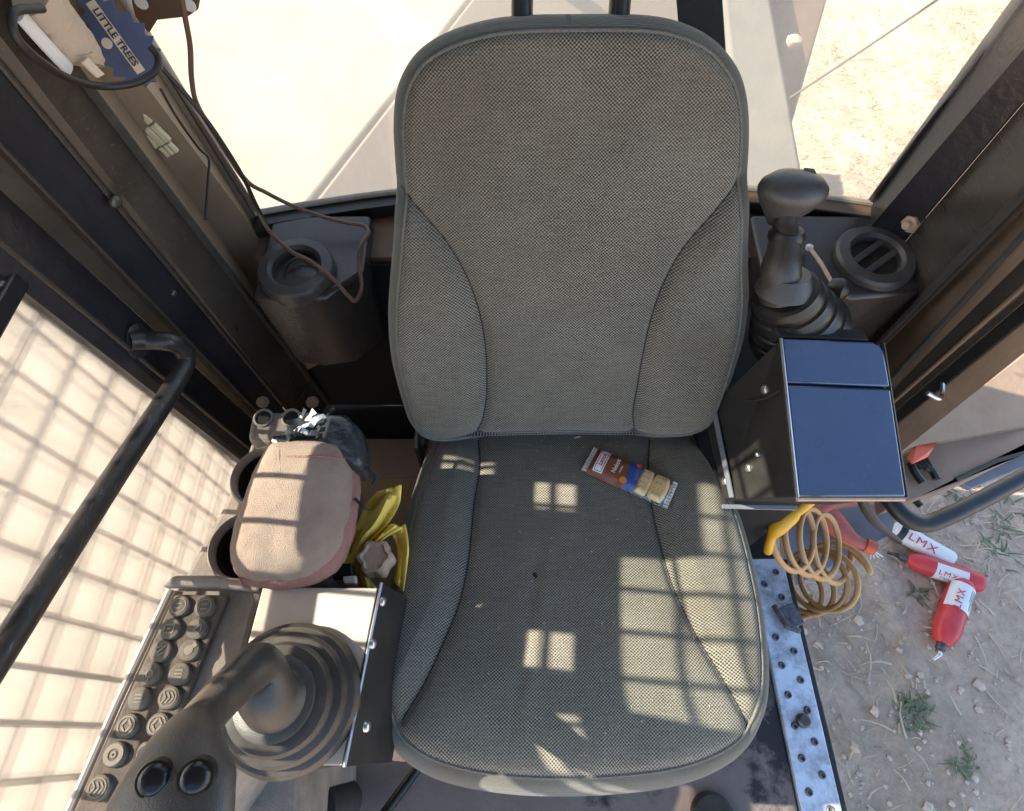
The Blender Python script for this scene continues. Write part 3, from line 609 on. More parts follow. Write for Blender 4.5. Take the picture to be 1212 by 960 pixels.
FZ = -.12
fpx = [(1040, 560), (1048, 604), (1090, 590), (1137, 573), (1212, 536), (1330, 470)]
MB().hexa([PZ(x, y, FZ) for x, y in fpx] + [PZ(x, y, FZ) for x, y in ((1330, 488), (1212, 505), (1111, 523), (1050, 545))], (0, 0, -.05)).build('lower_panel', 'fender_dusty', fd, bevel=.006)
q = [PZ(x, y, FZ + .012) for x, y in ((1050, 546), (1111, 524), (1212, 506), (1330, 489))] + [PZ(x, y, FZ + .10) for x, y in ((1330, 330), (1212, 408), (1066, 531))]
MB().hexa(q, (0, 0, -.05)).build('upper_panel', 'fender_dusty', fd, bevel=.006, smooth=0)
q = [PZ(x, y, FZ - .06) for x, y in ((1131, 568), (1150, 578), (1212, 553), (1330, 500), (1330, 480), (1212, 535), (1180, 545))]
MB().hexa(q, (0, 0, -.02)).build('edge_bracket', 'step_blue', fd, bevel=.003, smooth=0)
MB().tube([PZ(x, y, FZ + .006) for x, y in ((1131, 568), (1180, 545), (1212, 536), (1330, 472))], .006, 8).build('edge_trim', 'rubber_clean', fd)
def slab_px(px, z, dz, name, m, parent=None, bevel=.002, **k):
    return MB().hexa([PZ(x, y, z) for x, y in px], (0, 0, dz)).build(name, m, parent, bevel=bevel, smooth=0, **k)
c = PZ(1093, 537, FZ + .03)
tagp = MB(); tv = [PZ(x, y, FZ + zz) for x, y, zz in ((1074, 541, .05), (1085, 527, .06), (1111, 521, .05), (1105, 530, .06), (1098, 541, .05), (1080, 549, .055))]
tagp.hexa(tv, (0, 0, -.004)); o = tagp.build('orange_tag', 'orange_tag', None, smooth=0, loc=tuple(c)); tag(o, 'torn orange red plastic tag lying on the fender', 'tag')
ck = thing('black_clip', PZ(1092, 560, FZ), 'black forked plastic clip on the dusty fender', 'clip')
cb = MB()
for i in range(4): cb.tube([PZ(1078 + i * 5.5, 541 - i * .6, FZ + .025), PZ(1090 + i * 4, 555 - i * .8, FZ + .025)], .006, 6)
cb.build('fork_tine', 'rubber_clean', ck)
for a in (((1078, 548), (1085, 562), (1092, 571)), ((1096, 553), (1104, 558), (1109, 567))):
    MB().tube(smooth_path([PZ(x, y, FZ + .02) for x, y in a], 4), .011, 8).build('clip_arm', 'rubber_clean', ck)
o = MB().tube(smooth_path([PZ(x, y, FZ - .02) for x, y in ((1074, 580), (1083, 592), (1090, 599))], 4), .009, 8).build('black_peg', 'rubber_clean', None, loc=tuple(PZ(1083, 592, FZ))); tag(o, 'short black peg at the lower edge of the fender', 'peg')

st = thing('boarding_step', PZ(985, 640, -.42), 'blue grey metal boarding step below the black box', 'step')
slab_px([(925, 600), (1064, 596), (1056, 632), (1000, 662), (930, 700)], -.38, -.03, 'tread', 'step_blue', st)
slab_px([(930, 590), (1064, 580), (1068, 588), (935, 604)], -.30, -.05, 'riser', 'fender_dusty', st)

gb = thing('door_grab_bar', PZ(1090, 620, .33), 'black bent tube grab bar reaching out over the straw', 'grab bar')
gp = [PZ(1040, 575, .36), PZ(1055, 594, .36), PZ(1072, 612, .355), PZ(1094, 620, .35), PZ(1120, 612, .35), PZ(1165, 590, .35), PZ(1212, 565, .35), PZ(1300, 520, .35)]
MB().tube(smooth_path(gp, 6), .0165, 16).build('bar', 'rubber_clean', gb)
MB().hexa([gp[0] + Vector((-.03, -.02, -.02)), gp[0] + Vector((.03, -.02, -.02)), gp[0] + Vector((.03, .02, -.02)), gp[0] + Vector((-.03, .02, -.02))], (0, 0, .01)).build('mount_plate', 'black_paint', gb, bevel=.002)

# ---- air vents and their housings
def housing(name, px_front, z, depth_z, back_y, material, label):
    fp = [PZ(x, y, z) for x, y in px_front]
    bk = [Vector((p.x * 1.0, back_y, z + .012)) for p in fp]
    m = MB(); k = len(fp)
    dn = [p + Vector((0, .02, -depth_z)) for p in fp]
    m.v = fp + bk + dn + [Vector((p.x, back_y, z - depth_z)) for p in fp]
    for i in range(k - 1):
        m.f += [(i, i + 1, k + i + 1, k + i), (2 * k + i, 2 * k + i + 1, i + 1, i), (3 * k + i, 3 * k + i + 1, 2 * k + i + 1, 2 * k + i), (k + i, k + i + 1, 3 * k + i + 1, 3 * k + i)]
    m.f += [(0, k, 3 * k, 2 * k), (k - 1, 3 * k - 1, 4 * k - 1, 2 * k - 1)]
    return m.build(name, material, cab, bevel=.009, bseg=3, label=label)
HZ = .602
hl = housing('vent_housing', [(297, 352), (340, 358), (385, 352), (430, 322)], HZ, .235, .875, 'shelf_plastic', 'moulded dark housing with an open round vent left of the seat')
hr = housing('vent_housing', [(905, 330), (960, 335), (1010, 352), (1096, 345)], HZ, .20, .875, 'shelf_plastic', 'moulded dark housing with a slatted round vent right of the seat')
def vent(px, py, rw_, slats, label):
    c = PZ(px, py, HZ + .012); D = (c - CAM).dot(FW); ro = rw_ * D / FPX; n = Vector((0, -.06, 1)).normalized()
    v = MB().lathe([(ro * 1.0, -.02), (ro, .004), (ro * .94, .010), (ro * .70, .012), (ro * .62, .006), (ro * .60, -.025)], c, n, 40, capped=False).build('air_vent', 'vent_plastic', cab, smooth=35, label=label)
    MB().lathe([(ro * .62, -.02), (.001, -.021)], c, n, 32, capped=False).build('duct', 'void_black', v)
    ri = ro * .61
    for s_ in slats:
        d = Vector((.80, .60, 0)); e = Vector((-.60, .80, 0)); w = math.sqrt(max(.0, ri * ri - (s_ * ri) ** 2))
        m = MB(); cc = c + e * (s_ * ri) + n * .001
        m.hexa([cc - d * w - e * .006, cc + d * w - e * .006, cc + d * w + e * .006, cc - d * w + e * .006], n * .004); m.build('slat', 'vent_plastic', v, bevel=.0015)
    return v, c, ro
vl, vc, vro = vent(351, 319, 45, (), 'round black vent ring without slats')
MB().lathe([(vro * .30, 0), (vro * .46, .002), (vro * .46, .006), (vro * .41, .007), (vro * .40, 0)], vc + Vector((.006, 0, -.012)), (0.1, -.5, 1), 32, capped=False).build('inner_ring', 'vent_plastic', vl)
vent(1035, 305, 46, (-.33, .36), 'round black vent with two slats')
rod = [PZ(958, 293, HZ + .02), PZ(972, 312, HZ + .03), PZ(985, 335, HZ + .035)]
o = thing('rod_lever', rod[0], 'thin pale rod with a black knob beside the right vent', 'lever')
MB().tube(rod, .0035, 8).build('rod', 'beige_cap', o); MB().lathe([(.001, -.007), (.006, -.004), (.007, 0), (.006, .004), (.001, .007)], rod[0], (0, .3, 1), 12).build('tip', 'white_label', o)
MB().lathe([(.004, -.02), (.015, -.014), (.019, 0), (.016, .012), (.006, .018)], PZ(993, 342, HZ + .03), (.5, -.6, .3), 18).build('knob', 'rubber_clean', o)

# ---- engine cover behind the window
ec = thing('engine_cover', (.1, 1.6, .4), 'sunlit cream engine cover behind the rear window', 'engine cover')
HZ2 = .44
cr0, cr1 = PZ(362, 246, HZ2), PZ(545, 12, HZ2)                # crease between the sunlit left half and the half that falls away from the sun
crd = (cr1 - cr0); crA = cr0 + crd * ((1.0 - cr0.y) / crd.y); crB = cr0 + crd * 2.0
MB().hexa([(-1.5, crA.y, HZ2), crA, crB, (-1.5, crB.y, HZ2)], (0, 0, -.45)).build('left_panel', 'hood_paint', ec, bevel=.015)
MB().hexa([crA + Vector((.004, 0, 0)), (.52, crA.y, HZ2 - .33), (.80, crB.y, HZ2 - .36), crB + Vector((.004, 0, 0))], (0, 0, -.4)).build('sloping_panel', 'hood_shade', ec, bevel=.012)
MB().hexa([(.53, 1.0, HZ2 + .03), (.68, 1.0, HZ2 + .03), (.90, 2.6, HZ2 + .01), (.75, 2.6, HZ2 + .01)], (0, 0, -.6)).build('side_rail', 'hood_grey', ec, bevel=.012)
MB().hexa([(.69, 1.28, HZ2 - .10), (.79, 1.48, HZ2 - .10), (1.22, 2.5, HZ2 - .12), (.90, 2.5, HZ2 - .12)], (0, 0, -.3)).build('reflection_panel', 'rust_brown', ec, bevel=.01)  # brown panel standing in for a reflection on the rear glass
MB().lathe([(.012, 0), (.022, .012), (.022, .022), (.01, .03)], PZ(937, 55, HZ2 + .02), (0, 0, 1), 14).build('filler_knob', 'hood_paint', ec)
# exhaust stack and roll bar uprights seen over the seat
MB().tube([(.06, 2.4, HZ2 - .35), (.06, 2.4, .9)], .05, 20).build('air_intake', 'hood_grey', ec)

# ================================================================== THE SEAT
import numpy as np
def poly_dist(P, poly, closed):
    P = np.asarray(P); d = np.full(len(P), 1e9); m = len(poly)
    for i in range(m if closed else m - 1):
        a = np.array(poly[i]); b = np.array(poly[(i + 1) % m]); ab = b - a; L2 = ab.dot(ab) + 1e-12
        t = np.clip(((P - a) @ ab) / L2, 0, 1); q = a + t[:, None] * ab; d = np.minimum(d, np.hypot(P[:, 0] - q[:, 0], P[:, 1] - q[:, 1]))
    return d
def side_of(P, poly, yext=2.0):
    """signed x distance from the polyline x(y): + to its right"""
    p = sorted(poly, key=lambda q: q[1]); ys_ = [q[1] for q in p]; xs_ = [q[0] for q in p]
    return P[:, 0] - np.interp(P[:, 1], ys_, xs_)
def scan(poly, t):
    hits = []
    for i in range(len(poly)):
        a, b = poly[i], poly[(i + 1) % len(poly)]
        if (a[1] <= t) != (b[1] <= t): hits.append(a[0] + (t - a[1]) / (b[1] - a[1]) * (b[0] - a[0]))
    return (min(hits), max(hits)) if len(hits) >= 2 else None
def pad(root, frame, outline_px, seams_px, r, seam_d, thick, dome, bolster, name, extra=None, nr=120, nc=120, yend=None, drop=.02):
    O, ex, ey, en = frame
    def loc(px, py, h):
        p = PP(px, py, O + en * h, en) - O; return (p.dot(ex), p.dot(ey))
    outl = [(v.x, v.y) for v in smooth_path([Vector((*loc(x, y, -drop), 0)) for x, y in outline_px], 8, True)]
    # orient counter clockwise and offset inwards
    area = sum(outl[i][0] * outl[(i + 1) % len(outl)][1] - outl[(i + 1) % len(outl)][0] * outl[i][1] for i in range(len(outl)))
    if area < 0: outl.reverse()
    M = len(outl); nor = []
    for i in range(M):
        a, b = outl[i - 2], outl[(i + 2) % M]; d = Vector((b[0] - a[0], b[1] - a[1])).normalized(); nor.append((-d.y, d.x))
    ring = lambda d: [(outl[i][0] + nor[i][0] * d, outl[i][1] + nor[i][1] * d) for i in range(M)]
    seams = [[(v.x, v.y) for v in smooth_path([Vector((*loc(x, y, 0), 0)) for x, y in s], 6)] for s in seams_px]
    seed_ = 3.0 if name == 'cushion' else 11.0
    def height(P):
        P = np.asarray(P); d = poly_dist(P, outl, True)
        h = np.where(d < r, -r + np.sqrt(np.maximum(0, r * r - (r - np.minimum(d, r)) ** 2)), 0)
        h = h + dome * (1 - np.exp(-d / .09)) - .0045 * np.exp(-((d - seam_d) / .006) ** 2)
        for k, s in enumerate(seams):
            ds = poly_dist(P, s, False); h = h - .006 * np.exp(-(ds / .006) ** 2) - .004 * np.exp(-(ds / .02) ** 2)
            sg = side_of(P, s) * (-1 if k == 0 else 1)
            lo, hi = min(q[1] for q in s), max(q[1] for q in s); inr = np.clip((P[:, 1] - lo + .03) / .05, 0, 1) * np.clip((hi + .02 - P[:, 1]) / .05, 0, 1)
            h = h + inr * bolster * np.clip(sg / .04, 0, 1)
        h = h + np.array([.0028 * noise.noise((p[0] * 7, p[1] * 7, seed_)) + .0012 * noise.noise((p[0] * 21, p[1] * 16, seed_ + 3)) for p in P]) * np.clip(d / .03, 0, 1)
        if extra: h = h + extra(P)
        return h
    w = lambda p, h: O + ex * p[0] + ey * p[1] + en * h
    # front panel
    inner = ring(seam_d); ys_ = [p[1] for p in inner]; t0, t1 = min(ys_) + .0006, max(ys_) - .0006; P = []
    for i in range(nr + 1):
        t = t0 + (t1 - t0) * (.5 - .5 * math.cos(math.pi * i / nr)) if i not in (0, nr) else (t0 if i == 0 else t1)
        L, Rr = scan(inner, t)
        for j in range(nc + 1):
            u = j / nc; u = .5 * u + .5 * (.5 - .5 * math.cos(math.pi * u)); P.append((L + (Rr - L) * u, t))
    H = height(P); m = MB(); m.v = [w(p, h) for p, h in zip(P, H)]; m.uv = P
    m.f = [(i * (nc + 1) + j, i * (nc + 1) + j + 1, (i + 1) * (nc + 1) + j + 1, (i + 1) * (nc + 1) + j) for i in range(nr) for j in range(nc)]
    pan = m.build(name + '_panel', 'seat_weave', root, smooth=180, norm=False)
    # border that wraps round the side
    ds = [seam_d - .001, seam_d * .75, seam_d * .5, seam_d * .28, seam_d * .12, .0015, 0]; b = MB(); b.uv = []; rings = 0; arc = 0
    for d in ds:
        rg = ring(d); hh = height(rg)
        for i in range(M): b.v.append(w(rg[i], hh[i])); b.uv.append((rg[i][0] * .7 + rg[i][1] * .3 + i * .004, arc))
        arc += .006; rings += 1
    base_h = [(v - O).dot(en) for v in b.v[-M:]]
    for k in range(1, 7):
        rg = ring(-.002 if k < 5 else (.004 if k == 5 else .03))
        for i in range(M): b.v.append(w(rg[i], base_h[i] + (-thick - base_h[i]) * min(1, k / 5.0) - (.004 if k == 6 else 0))); b.uv.append((rg[i][0] * .7 + rg[i][1] * .3 + i * .004, arc))
        arc += .02; rings += 1
    for k in range(rings - 1):
        for i in range(M):
            i2 = (i + 1) % M; b.f.append((k * M + i, (k + 1) * M + i, (k + 1) * M + i2, k * M + i2))
    b.f.append(tuple((rings - 1) * M + i for i in range(M)))
    b.build(name + '_border', 'seat_border', root, smooth=60, norm=True)
    rg = ring(seam_d); hh = height(rg); MB().tube([w(rg[i], hh[i] + .001) for i in range(0, M)] + [w(rg[0], hh[0] + .001)], .0024, 6, caps=False).build('edge_stitching', 'piping_thread', root)
    for s in seams:
        hh = height(s); MB().tube([w(p, h + .0004) for p, h in zip(s, hh)], .0011, 6).build('seam', 'seam_thread', root)
    return (O, ex, ey, en, height, w, loc)

seat = thing('operator_seat', (.09, .3, .05), 'grey woven fabric operator seat with side bolsters, at the centre of the cab', 'seat')
lean = R(30); bO = Vector((0, .4377, .53)); bey = Vector((0, math.sin(lean), math.cos(lean))); ben = Vector((0, -math.cos(lean), math.sin(lean)))
back_px = [(676, 17), (735, 17), (775, 19), (808, 26), (842, 42), (866, 66), (881, 94), (888, 132), (888, 180), (885, 235), (883, 300), (884, 350), (879, 392), (868, 432), (856, 468), (842, 496), (820, 512), (790, 517), (740, 516), (675, 515), (610, 516), (568, 518), (530, 523), (503, 518), (487, 499), (475, 465), (464, 420), (460, 372), (462, 330), (466, 280), (468, 232), (466, 190), (464, 150), (467, 112), (478, 82), (498, 57), (532, 37), (580, 23), (628, 18)]
back_seams = [[(471, 222), (500, 255), (530, 290), (553, 330), (568, 375), (575, 420), (576, 465), (572, 495), (565, 512)], [(880, 212), (845, 255), (810, 295), (785, 340), (770, 385), (762, 420), (755, 460), (750, 490), (752, 512)]]
bk = pad(seat, (bO, Vector((1, 0, 0)), bey, ben), back_px, back_seams, .034, .017, .085, .004, .014, 'backrest', nr=230, nc=220, drop=.022)
cs = R(4); cO = Vector((0, 0, .50)); cey = Vector((0, math.cos(cs), -math.sin(cs))); cen = Vector((0, math.sin(cs), math.cos(cs)))
cush_px = [(675, 480), (760, 481), (800, 486), (815, 505), (826, 525), (842, 550), (858, 585), (875, 622), (891, 680), (902, 740), (907, 800), (904, 850), (891, 884), (862, 908), (818, 926), (760, 936), (680, 941), (600, 938), (532, 926), (488, 907), (460, 880), (450, 848), (450, 800), (455, 750), (463, 700), (474, 650), (485, 602), (498, 560), (511, 532), (524, 505), (545, 486), (600, 481)]
cush_seams = [[(566, 520), (568, 553), (561, 596), (555, 658), (544, 711), (527, 754), (503, 806), (474, 850)], [(769, 520), (767, 557), (772, 600), (782, 644), (796, 692), (823, 749), (852, 797), (888, 852)]]
def front_roll(P):
    ln = P[:, 0] - (-.005 + (P[:, 1] + .02) * .18); ok = np.clip((.30 - P[:, 1]) / .06, 0, 1) * np.clip((P[:, 1] + .03) / .05, 0, 1)
    crease = ok * (-.0022 * np.exp(-(ln / .007) ** 2) + .0016 * np.exp(-((ln - .016) / .010) ** 2))
    sag = -.006 * np.exp(-(((P[:, 0] - .08) / .13) ** 2 + ((P[:, 1] - .22) / .14) ** 2))
    return -.028 * np.clip((.10 - P[:, 1]) / .13, 0, 1.3) ** 2 + crease + sag
cu = pad(seat, (cO, Vector((1, 0, 0)), cey, cen), cush_px, cush_seams, .042, .019, .11, .010, .012, 'cushion', extra=front_roll, nr=230, nc=220, drop=.034)
# shell behind the backrest, base under the cushion
MB().hexa([bO + Vector((x, 0, 0)) + bey * t - ben * .088 for x, t in ((-.10, .05), (.29, .05), (.26, .52), (-.07, .52))], -ben * .025).build('back_shell', 'rubber', seat, bevel=.012)
MB().hexa([(-.10, .06, .37), (.30, .06, .37), (.30, .50, .34), (-.10, .50, .34)], (0, 0, -.06)).build('seat_pan', 'box_black', seat, bevel=.008)
sus = MB()
for i in range(7): sus.box((.10, .29, .285 - i * .035), (.34 - (.02 if i % 2 else 0), .36 - (.02 if i % 2 else 0), .03))
sus.build('suspension_bellows', 'rubber', seat, bevel=.006)
MB().box((.10, .29, .035), (.40, .44, .07)).build('seat_base', 'black_paint', seat, bevel=.008)
for sx in (-.115, .315): MB().box((sx, .28, .075), (.03, .50, .03)).build('slide_rail', 'bolt_dark', seat, bevel=.003)
hp0 = []
for px in (618, 733):
    p = PP(px, 14, bO - ben * .05, ben); hp0.append(p); MB().tube([p - bey * .06, p + bey * .20], .0135, 16).build('headrest_post', 'rubber_clean', seat)
hb = hp0[0] + bey * .27; MB().hexa([hb + Vector((-.06, 0, 0)), hb + Vector((.19, 0, 0)), hb + Vector((.19, 0, 0)) + bey * .16, hb + Vector((-.06, 0, 0)) + bey * .16], -ben * .07).build('headrest', 'seat_border', seat, bevel=.025, bseg=4)
# recliner hinges at both ends of the crease
for px, py, sx in ((832, 520, 1), (498, 520, -1)):
    p = PZ(px, py, .42); m = MB().box(p + Vector((0, .02, 0)), (.008, .12, .09)); m.lathe([(.022, 0), (.022, .012)], p, (1, 0, 0), 16); m.build('recliner_bracket', 'step_blue' if sx > 0 else 'bolt_dark', seat, bevel=.002)
bolt(seat, PZ(826, 528, .45), (0, 0, 1), .009, 'edge_metal'); bolt(seat, PZ(845, 540, .43), (0, 0, 1), .007)
def on_cushion(px, py, lift=0.):
    p = cu[6](px, py, 0); h = float(cu[4]([p])[0]); return cu[5](p, h + lift)
# belt hanging behind the seat
o = thing('seat_belt', PP(832, 0, bO - ben * .16, ben), 'black webbing strap hanging behind the right shoulder of the seat', 'belt')
b0 = [PP(x, y, bO - ben * .17, ben) for x, y in ((800, -40), (801, 0), (806, 60), (812, 130))]; b1 = [PP(x, y, bO - ben * .17, ben) for x, y in ((854, -40), (855, 0), (859, 60), (862, 130))]
b0 = [b0[0] + bey * .42] + b0 + [b0[-1] - bey * .30]; b1 = [b1[0] + bey * .42] + b1 + [b1[-1] - bey * .30]          # from the roof anchor down behind the backrest
m = MB()
for i in range(len(b0) - 1): m.hexa([b0[i], b1[i], b1[i + 1], b0[i + 1]], -ben * .003)
m.build('webbing', 'strap_black', o, smooth=0)

# ================================================================== LEFT CONSOLE
def pillow(outl, z_of, rings, name, material, parent, lump=0., lscale=40, uvs=False, smooth=60, cap_z=None):
    """rounded cushion: rings = [(inset, height)] from the rim to the top, then concentric rings to the centre"""
    o2 = smooth_path(outl, 6, True); M = len(o2); ctr = sum(o2, Vector()) / M; m = MB()
    def put(p, h):
        q = p + Vector((0, 0, h)); 
        if lump: 
            q += (p - ctr).normalized() * (lump * noise.noise(q * lscale)) + Vector((0, 0, lump * noise.noise(q * lscale + Vector((5, 3, 1)))))
        m.v.append(q)
    nor = []
    area = sum(o2[i].x * o2[(i + 1) % M].y - o2[(i + 1) % M].x * o2[i].y for i in range(M)); sg = 1 if area > 0 else -1
    for i in range(M):
        d = (o2[(i + 2) % M] - o2[i - 2]).normalized(); nor.append(Vector((-d.y, d.x, 0)) * sg)
    k = 0
    for ins, h in rings:
        for i in range(M): put(o2[i] + nor[i] * ins, h)
        k += 1
    ins, h = rings[-1]; base = [o2[i] + nor[i] * ins for i in range(M)]
    for t in (.8, .6, .4, .2, .06):
        for i in range(M): put(ctr + (base[i] - ctr) * t, h + (cap_z or 0) * (1 - t * t))
        k += 1
    for a in range(k - 1):
        for i in range(M): m.f.append((a * M + i, a * M + (i + 1) % M, (a + 1) * M + (i + 1) % M, (a + 1) * M + i))
    m.f.append(tuple((k - 1) * M + i for i in range(M)))
    return m.build(name, material, parent, smooth=smooth)

lc = thing('control_console', (-.36, .15, .0), 'dusty grey side console with keypad left of the seat', 'console')
CZ = .572
body = [PZ(x, y, CZ) for x, y in ((205, 692), (312, 694), (300, 735), (252, 912), (200, 985), (72, 985))]
MB().hexa(body, (.03, .0, -.26)).build('console_body', 'console_plastic', lc, bevel=.008, smooth=0)
lip = [PZ(x, y, CZ + .004) for x, y in ((198, 698), (212, 684), (262, 684), (315, 692), (312, 703), (262, 698), (222, 697))]
MB().hexa(lip, (0, 0, .018)).build('console_lip', 'console_plastic', lc, bevel=.005, smooth=0)
MB().tube([PZ(202, 698, CZ + .006), PZ(140, 830, CZ + .006), PZ(80, 965, CZ + .006)], .005, 8).build('edge_strip', 'plate_metal', lc)
# keypad
KZ = CZ + .012
kp = [PZ(x, y, KZ) for x, y in ((206, 703), (270, 704), (255, 742), (215, 840), (160, 966), (84, 966))]
keypad = MB().hexa(kp, (0, 0, -.011)).build('keypad', 'keypad_rubber', lc, bevel=.004, smooth=0, label='grimy black keypad with two columns of round keys')
lk = [(214, 718), (203, 745), (192, 771), (180, 798), (167, 827), (153, 859), (138, 893), (119, 932)]
rk = [(244, 719), (235, 745), (226, 770), (214, 798), (202, 826), (189, 858), (175, 892), (160, 931)]
key_mb = MB().lathe([(.0140, -.001), (.0140, .003), (.0128, .0055), (.0108, .0062), (.0001, .0058)], (0, 0, 0), (0, 0, 1), 24)
key0 = None
glyphs = ['ring', 'square', 'slash', 'drop', 'bars', 'diamond', 'disc', 'wave']
def glyph(kind, c, parent):
    m = MB(); z = .0064
    def bar(x0, y0, x1, y1, w=.0013):
        a, b = Vector((x0, y0, 0)), Vector((x1, y1, 0)); n_ = Vector((-(b - a).y, (b - a).x, 0)).normalized() * w
        m.hexa([c + a + n_ + Vector((0, 0, z)), c + b + n_ + Vector((0, 0, z)), c + b - n_ + Vector((0, 0, z)), c + a - n_ + Vector((0, 0, z))], (0, 0, .0005))
    def arc(r, w, a0=0, a1=6.2832, n=18):
        k = len(m.v)
        for i in range(n + 1):
            an = a0 + (a1 - a0) * i / n
            for rr in (r - w, r + w): m.v.append(c + Vector((rr * math.cos(an), rr * math.sin(an), z + .0005)))
        m.f += [(k + 2 * i, k + 2 * i + 1, k + 2 * i + 3, k + 2 * i + 2) for i in range(n)]
    if kind == 'ring': arc(.0095, .0006); bar(-.004, -.003, .004, -.003, .0006); bar(-.004, .003, .004, .003, .0006)
    if kind == 'square':
        for a in ((-.006, -.005, .006, -.005), (.006, -.005, .006, .005), (.006, .005, -.006, .005), (-.006, .005, -.006, -.005), (-.003, 0, .003, 0)): bar(*a, .0008)
    if kind == 'slash': bar(-.006, -.006, .006, .006); bar(-.006, .002, .002, .006, .0008); bar(-.002, -.006, .006, -.002, .0008)
    if kind == 'drop': arc(.004, .001); bar(0, -.004, 0, -.009, .001)
    if kind == 'bars':
        for k in (-.004, 0, .004): bar(-.005, k, .005, k, .0009)
    if kind == 'diamond':
        for a in ((0, .008, .006, 0), (.006, 0, 0, -.008), (0, -.008, -.006, 0), (-.006, 0, 0, .008)): bar(*a, .0012)
        arc(.0098, .0008)
    if kind == 'disc': arc(.009, .0026); arc(.0025, .001)
    if kind == 'wave':
        for k in (-.005, 0, .005): bar(k - .002, -.006, k + .002, 0, .0009); bar(k + .002, 0, k - .002, .006, .0009)
        arc(.0098, .0006)
    if kind == 'horn': bar(-.004, -.002, .006, .006, .0012); bar(-.004, -.002, .006, -.006, .0012); bar(.006, -.006, .006, .006, .0008)
    if kind == 'beans': arc(.003, .0028, 0, 6.28); k0 = len(m.v); [None for _ in ()]; bar(.004, .004, .008, .008, .003)
    m.build('key_symbol', 'key_print', parent, smooth=0, norm=False)
gl2 = ['ring', 'horn', 'beans', 'bars', 'wave', 'diamond', 'ring', 'square']
for i, (pt, gk) in enumerate(list(zip(lk, glyphs)) + list(zip(rk, gl2))):
    c = PZ(*pt, KZ + .0005)
    if key0 is None:
        key0 = key_mb.build('key', 'key_rubber', None, smooth=45); key0.parent = keypad; key0.location = c - ORG[keypad.name]; ORG[key0.name] = c
    else: copy_part(key0, keypad, c)
    glyph(gk, c, keypad)
# joystick plate
JZ = .60
pl_px = [(311, 695), (447, 696), (405, 906), (255, 906)]
plate = MB().hexa([PZ(x, y, JZ) for x, y in pl_px], (0, 0, -.005)).build('joystick_plate', 'plate_metal', lc, bevel=.0015, smooth=0, label='dusty pale metal plate round the lever boot')
a, b_, c_, d_ = [PZ(x, y, JZ - .006) for x, y in pl_px]
MB().hexa([a + Vector((.004, -.004, 0)), b_ + Vector((-.002, -.004, 0)), c_ + Vector((-.002, .004, 0)), d_ + Vector((.004, .004, 0))], (0, .02, -.34)).build('pedestal', 'box_black', lc, bevel=.004, smooth=0)
sp0, sp1 = PZ(450, 690, JZ + .002), PZ(406, 908, JZ + .002)
side = MB().hexa([sp0, sp1, sp1 + Vector((.026, .0, -.15)), sp0 + Vector((.026, 0, -.15))], (.004, 0, .0)).build('side_cover', 'box_black', lc, bevel=.001, smooth=0)
MB().tube([sp0 + Vector((.002, 0, .001)), sp1 + Vector((.002, 0, .001))], .0022, 6).build('cover_edge', 'edge_metal', lc)
for px, py in ((453, 712), (441, 762), (434, 860)):
    p = PX(px, py, (sp0.x + sp1.x) / 2 + .016); bolt(lc, p, (1, 0, .2), .0062)
# cup holders and socket block behind
BZ = .50
bpx = [(212, 690), (240, 640), (262, 600), (290, 540), (300, 510), (392, 505), (398, 560), (392, 690), (330, 700)]
MB().hexa([PZ(x, y, BZ) for x, y in bpx], (0.02, 0, -.20)).build('rear_tray', 'console_plastic', lc, bevel=.01, smooth=0)
for px, py in ((288, 646), (312, 563)):
    c = PZ(px, py, .565); c.z = BZ
    MB().lathe([(.050, 0), (.050, .055), (.0525, .062), (.049, .067), (.0455, .062), (.044, .004), (.001, .003)], c, (0, 0, 1), 36, capped=False).build('cup_holder', 'console_plastic', lc, smooth=40)
    MB().lathe([(.0435, .006), (.0432, .052)], c, (0, 0, 1), 32, capped=False).build('cup_shade', 'void_black', lc)  # black sleeve and base put the cup's inner shade into colour
    MB().lathe([(.0432, .007), (.001, .007)], c, (0, 0, 1), 32, capped=False).build('cup_base', 'void_black', lc)
sb = MB().hexa([PZ(x, y, .545) for x, y in ((290, 522), (297, 486), (376, 484), (392, 500), (384, 532))], (0, .0, -.14)); sbo = sb.build('socket_block', 'console_plastic', lc, bevel=.014, bseg=4, smooth=0)
for px in (312, 345):
    c = PZ(px, 495, .546)
    so = MB().lathe([(.0165, 0), (.0165, .003), (.0135, .004), (.0125, .001)], c, (0, -.1, 1), 24, capped=False).build('socket', 'console_plastic', sbo, smooth=40)
    MB().lathe([(.0125, .0008), (.001, .0006)], c, (0, -.1, 1), 24, capped=False).build('socket_hole', 'void_black', so)
for px, py in ((312, 476), (370, 476)):
    p = PZ(px, py, .58); MB().lathe([(.005, -.02), (.005, 0), (.010, .001), (.010, .008), (.006, .009), (.006, .016)], p, (.2, -.5, .8), 8).build('bracket_bolt', 'rust_brown', lc, smooth=30)
# column and floor clutter under the console
MB().hexa([PZ(x, y, .40) for x, y in ((270, 905), (352, 905), (345, 1010), (225, 1010))], (0, 0, -.38)).build('console_column', 'console_plastic', lc, bevel=.01, smooth=0)
cb = MB()
for i in range(10): cb.lathe([(.030, 0), (.036, .009), (.030, .018)], PZ(408, 948, .05) + Vector((0, 0, i * .018)), (0, .1, 1), 20, capped=True)
o = cb.build('bellows_duct', 'rubber', None, smooth=40, loc=tuple(PZ(408, 948, .05))); tag(o, 'ribbed dusty rubber duct standing under the joystick console', 'duct')
o = MB().tube(smooth_path([PZ(512, 880, .03), PZ(490, 915, .04), PZ(466, 948, .05), PZ(440, 985, .06)], 5), .010, 10).build('floor_lever', 'rubber_clean', None, loc=tuple(PZ(490, 915, .03))); tag(o, 'thin black lever on the floor under the front left of the cushion', 'lever')

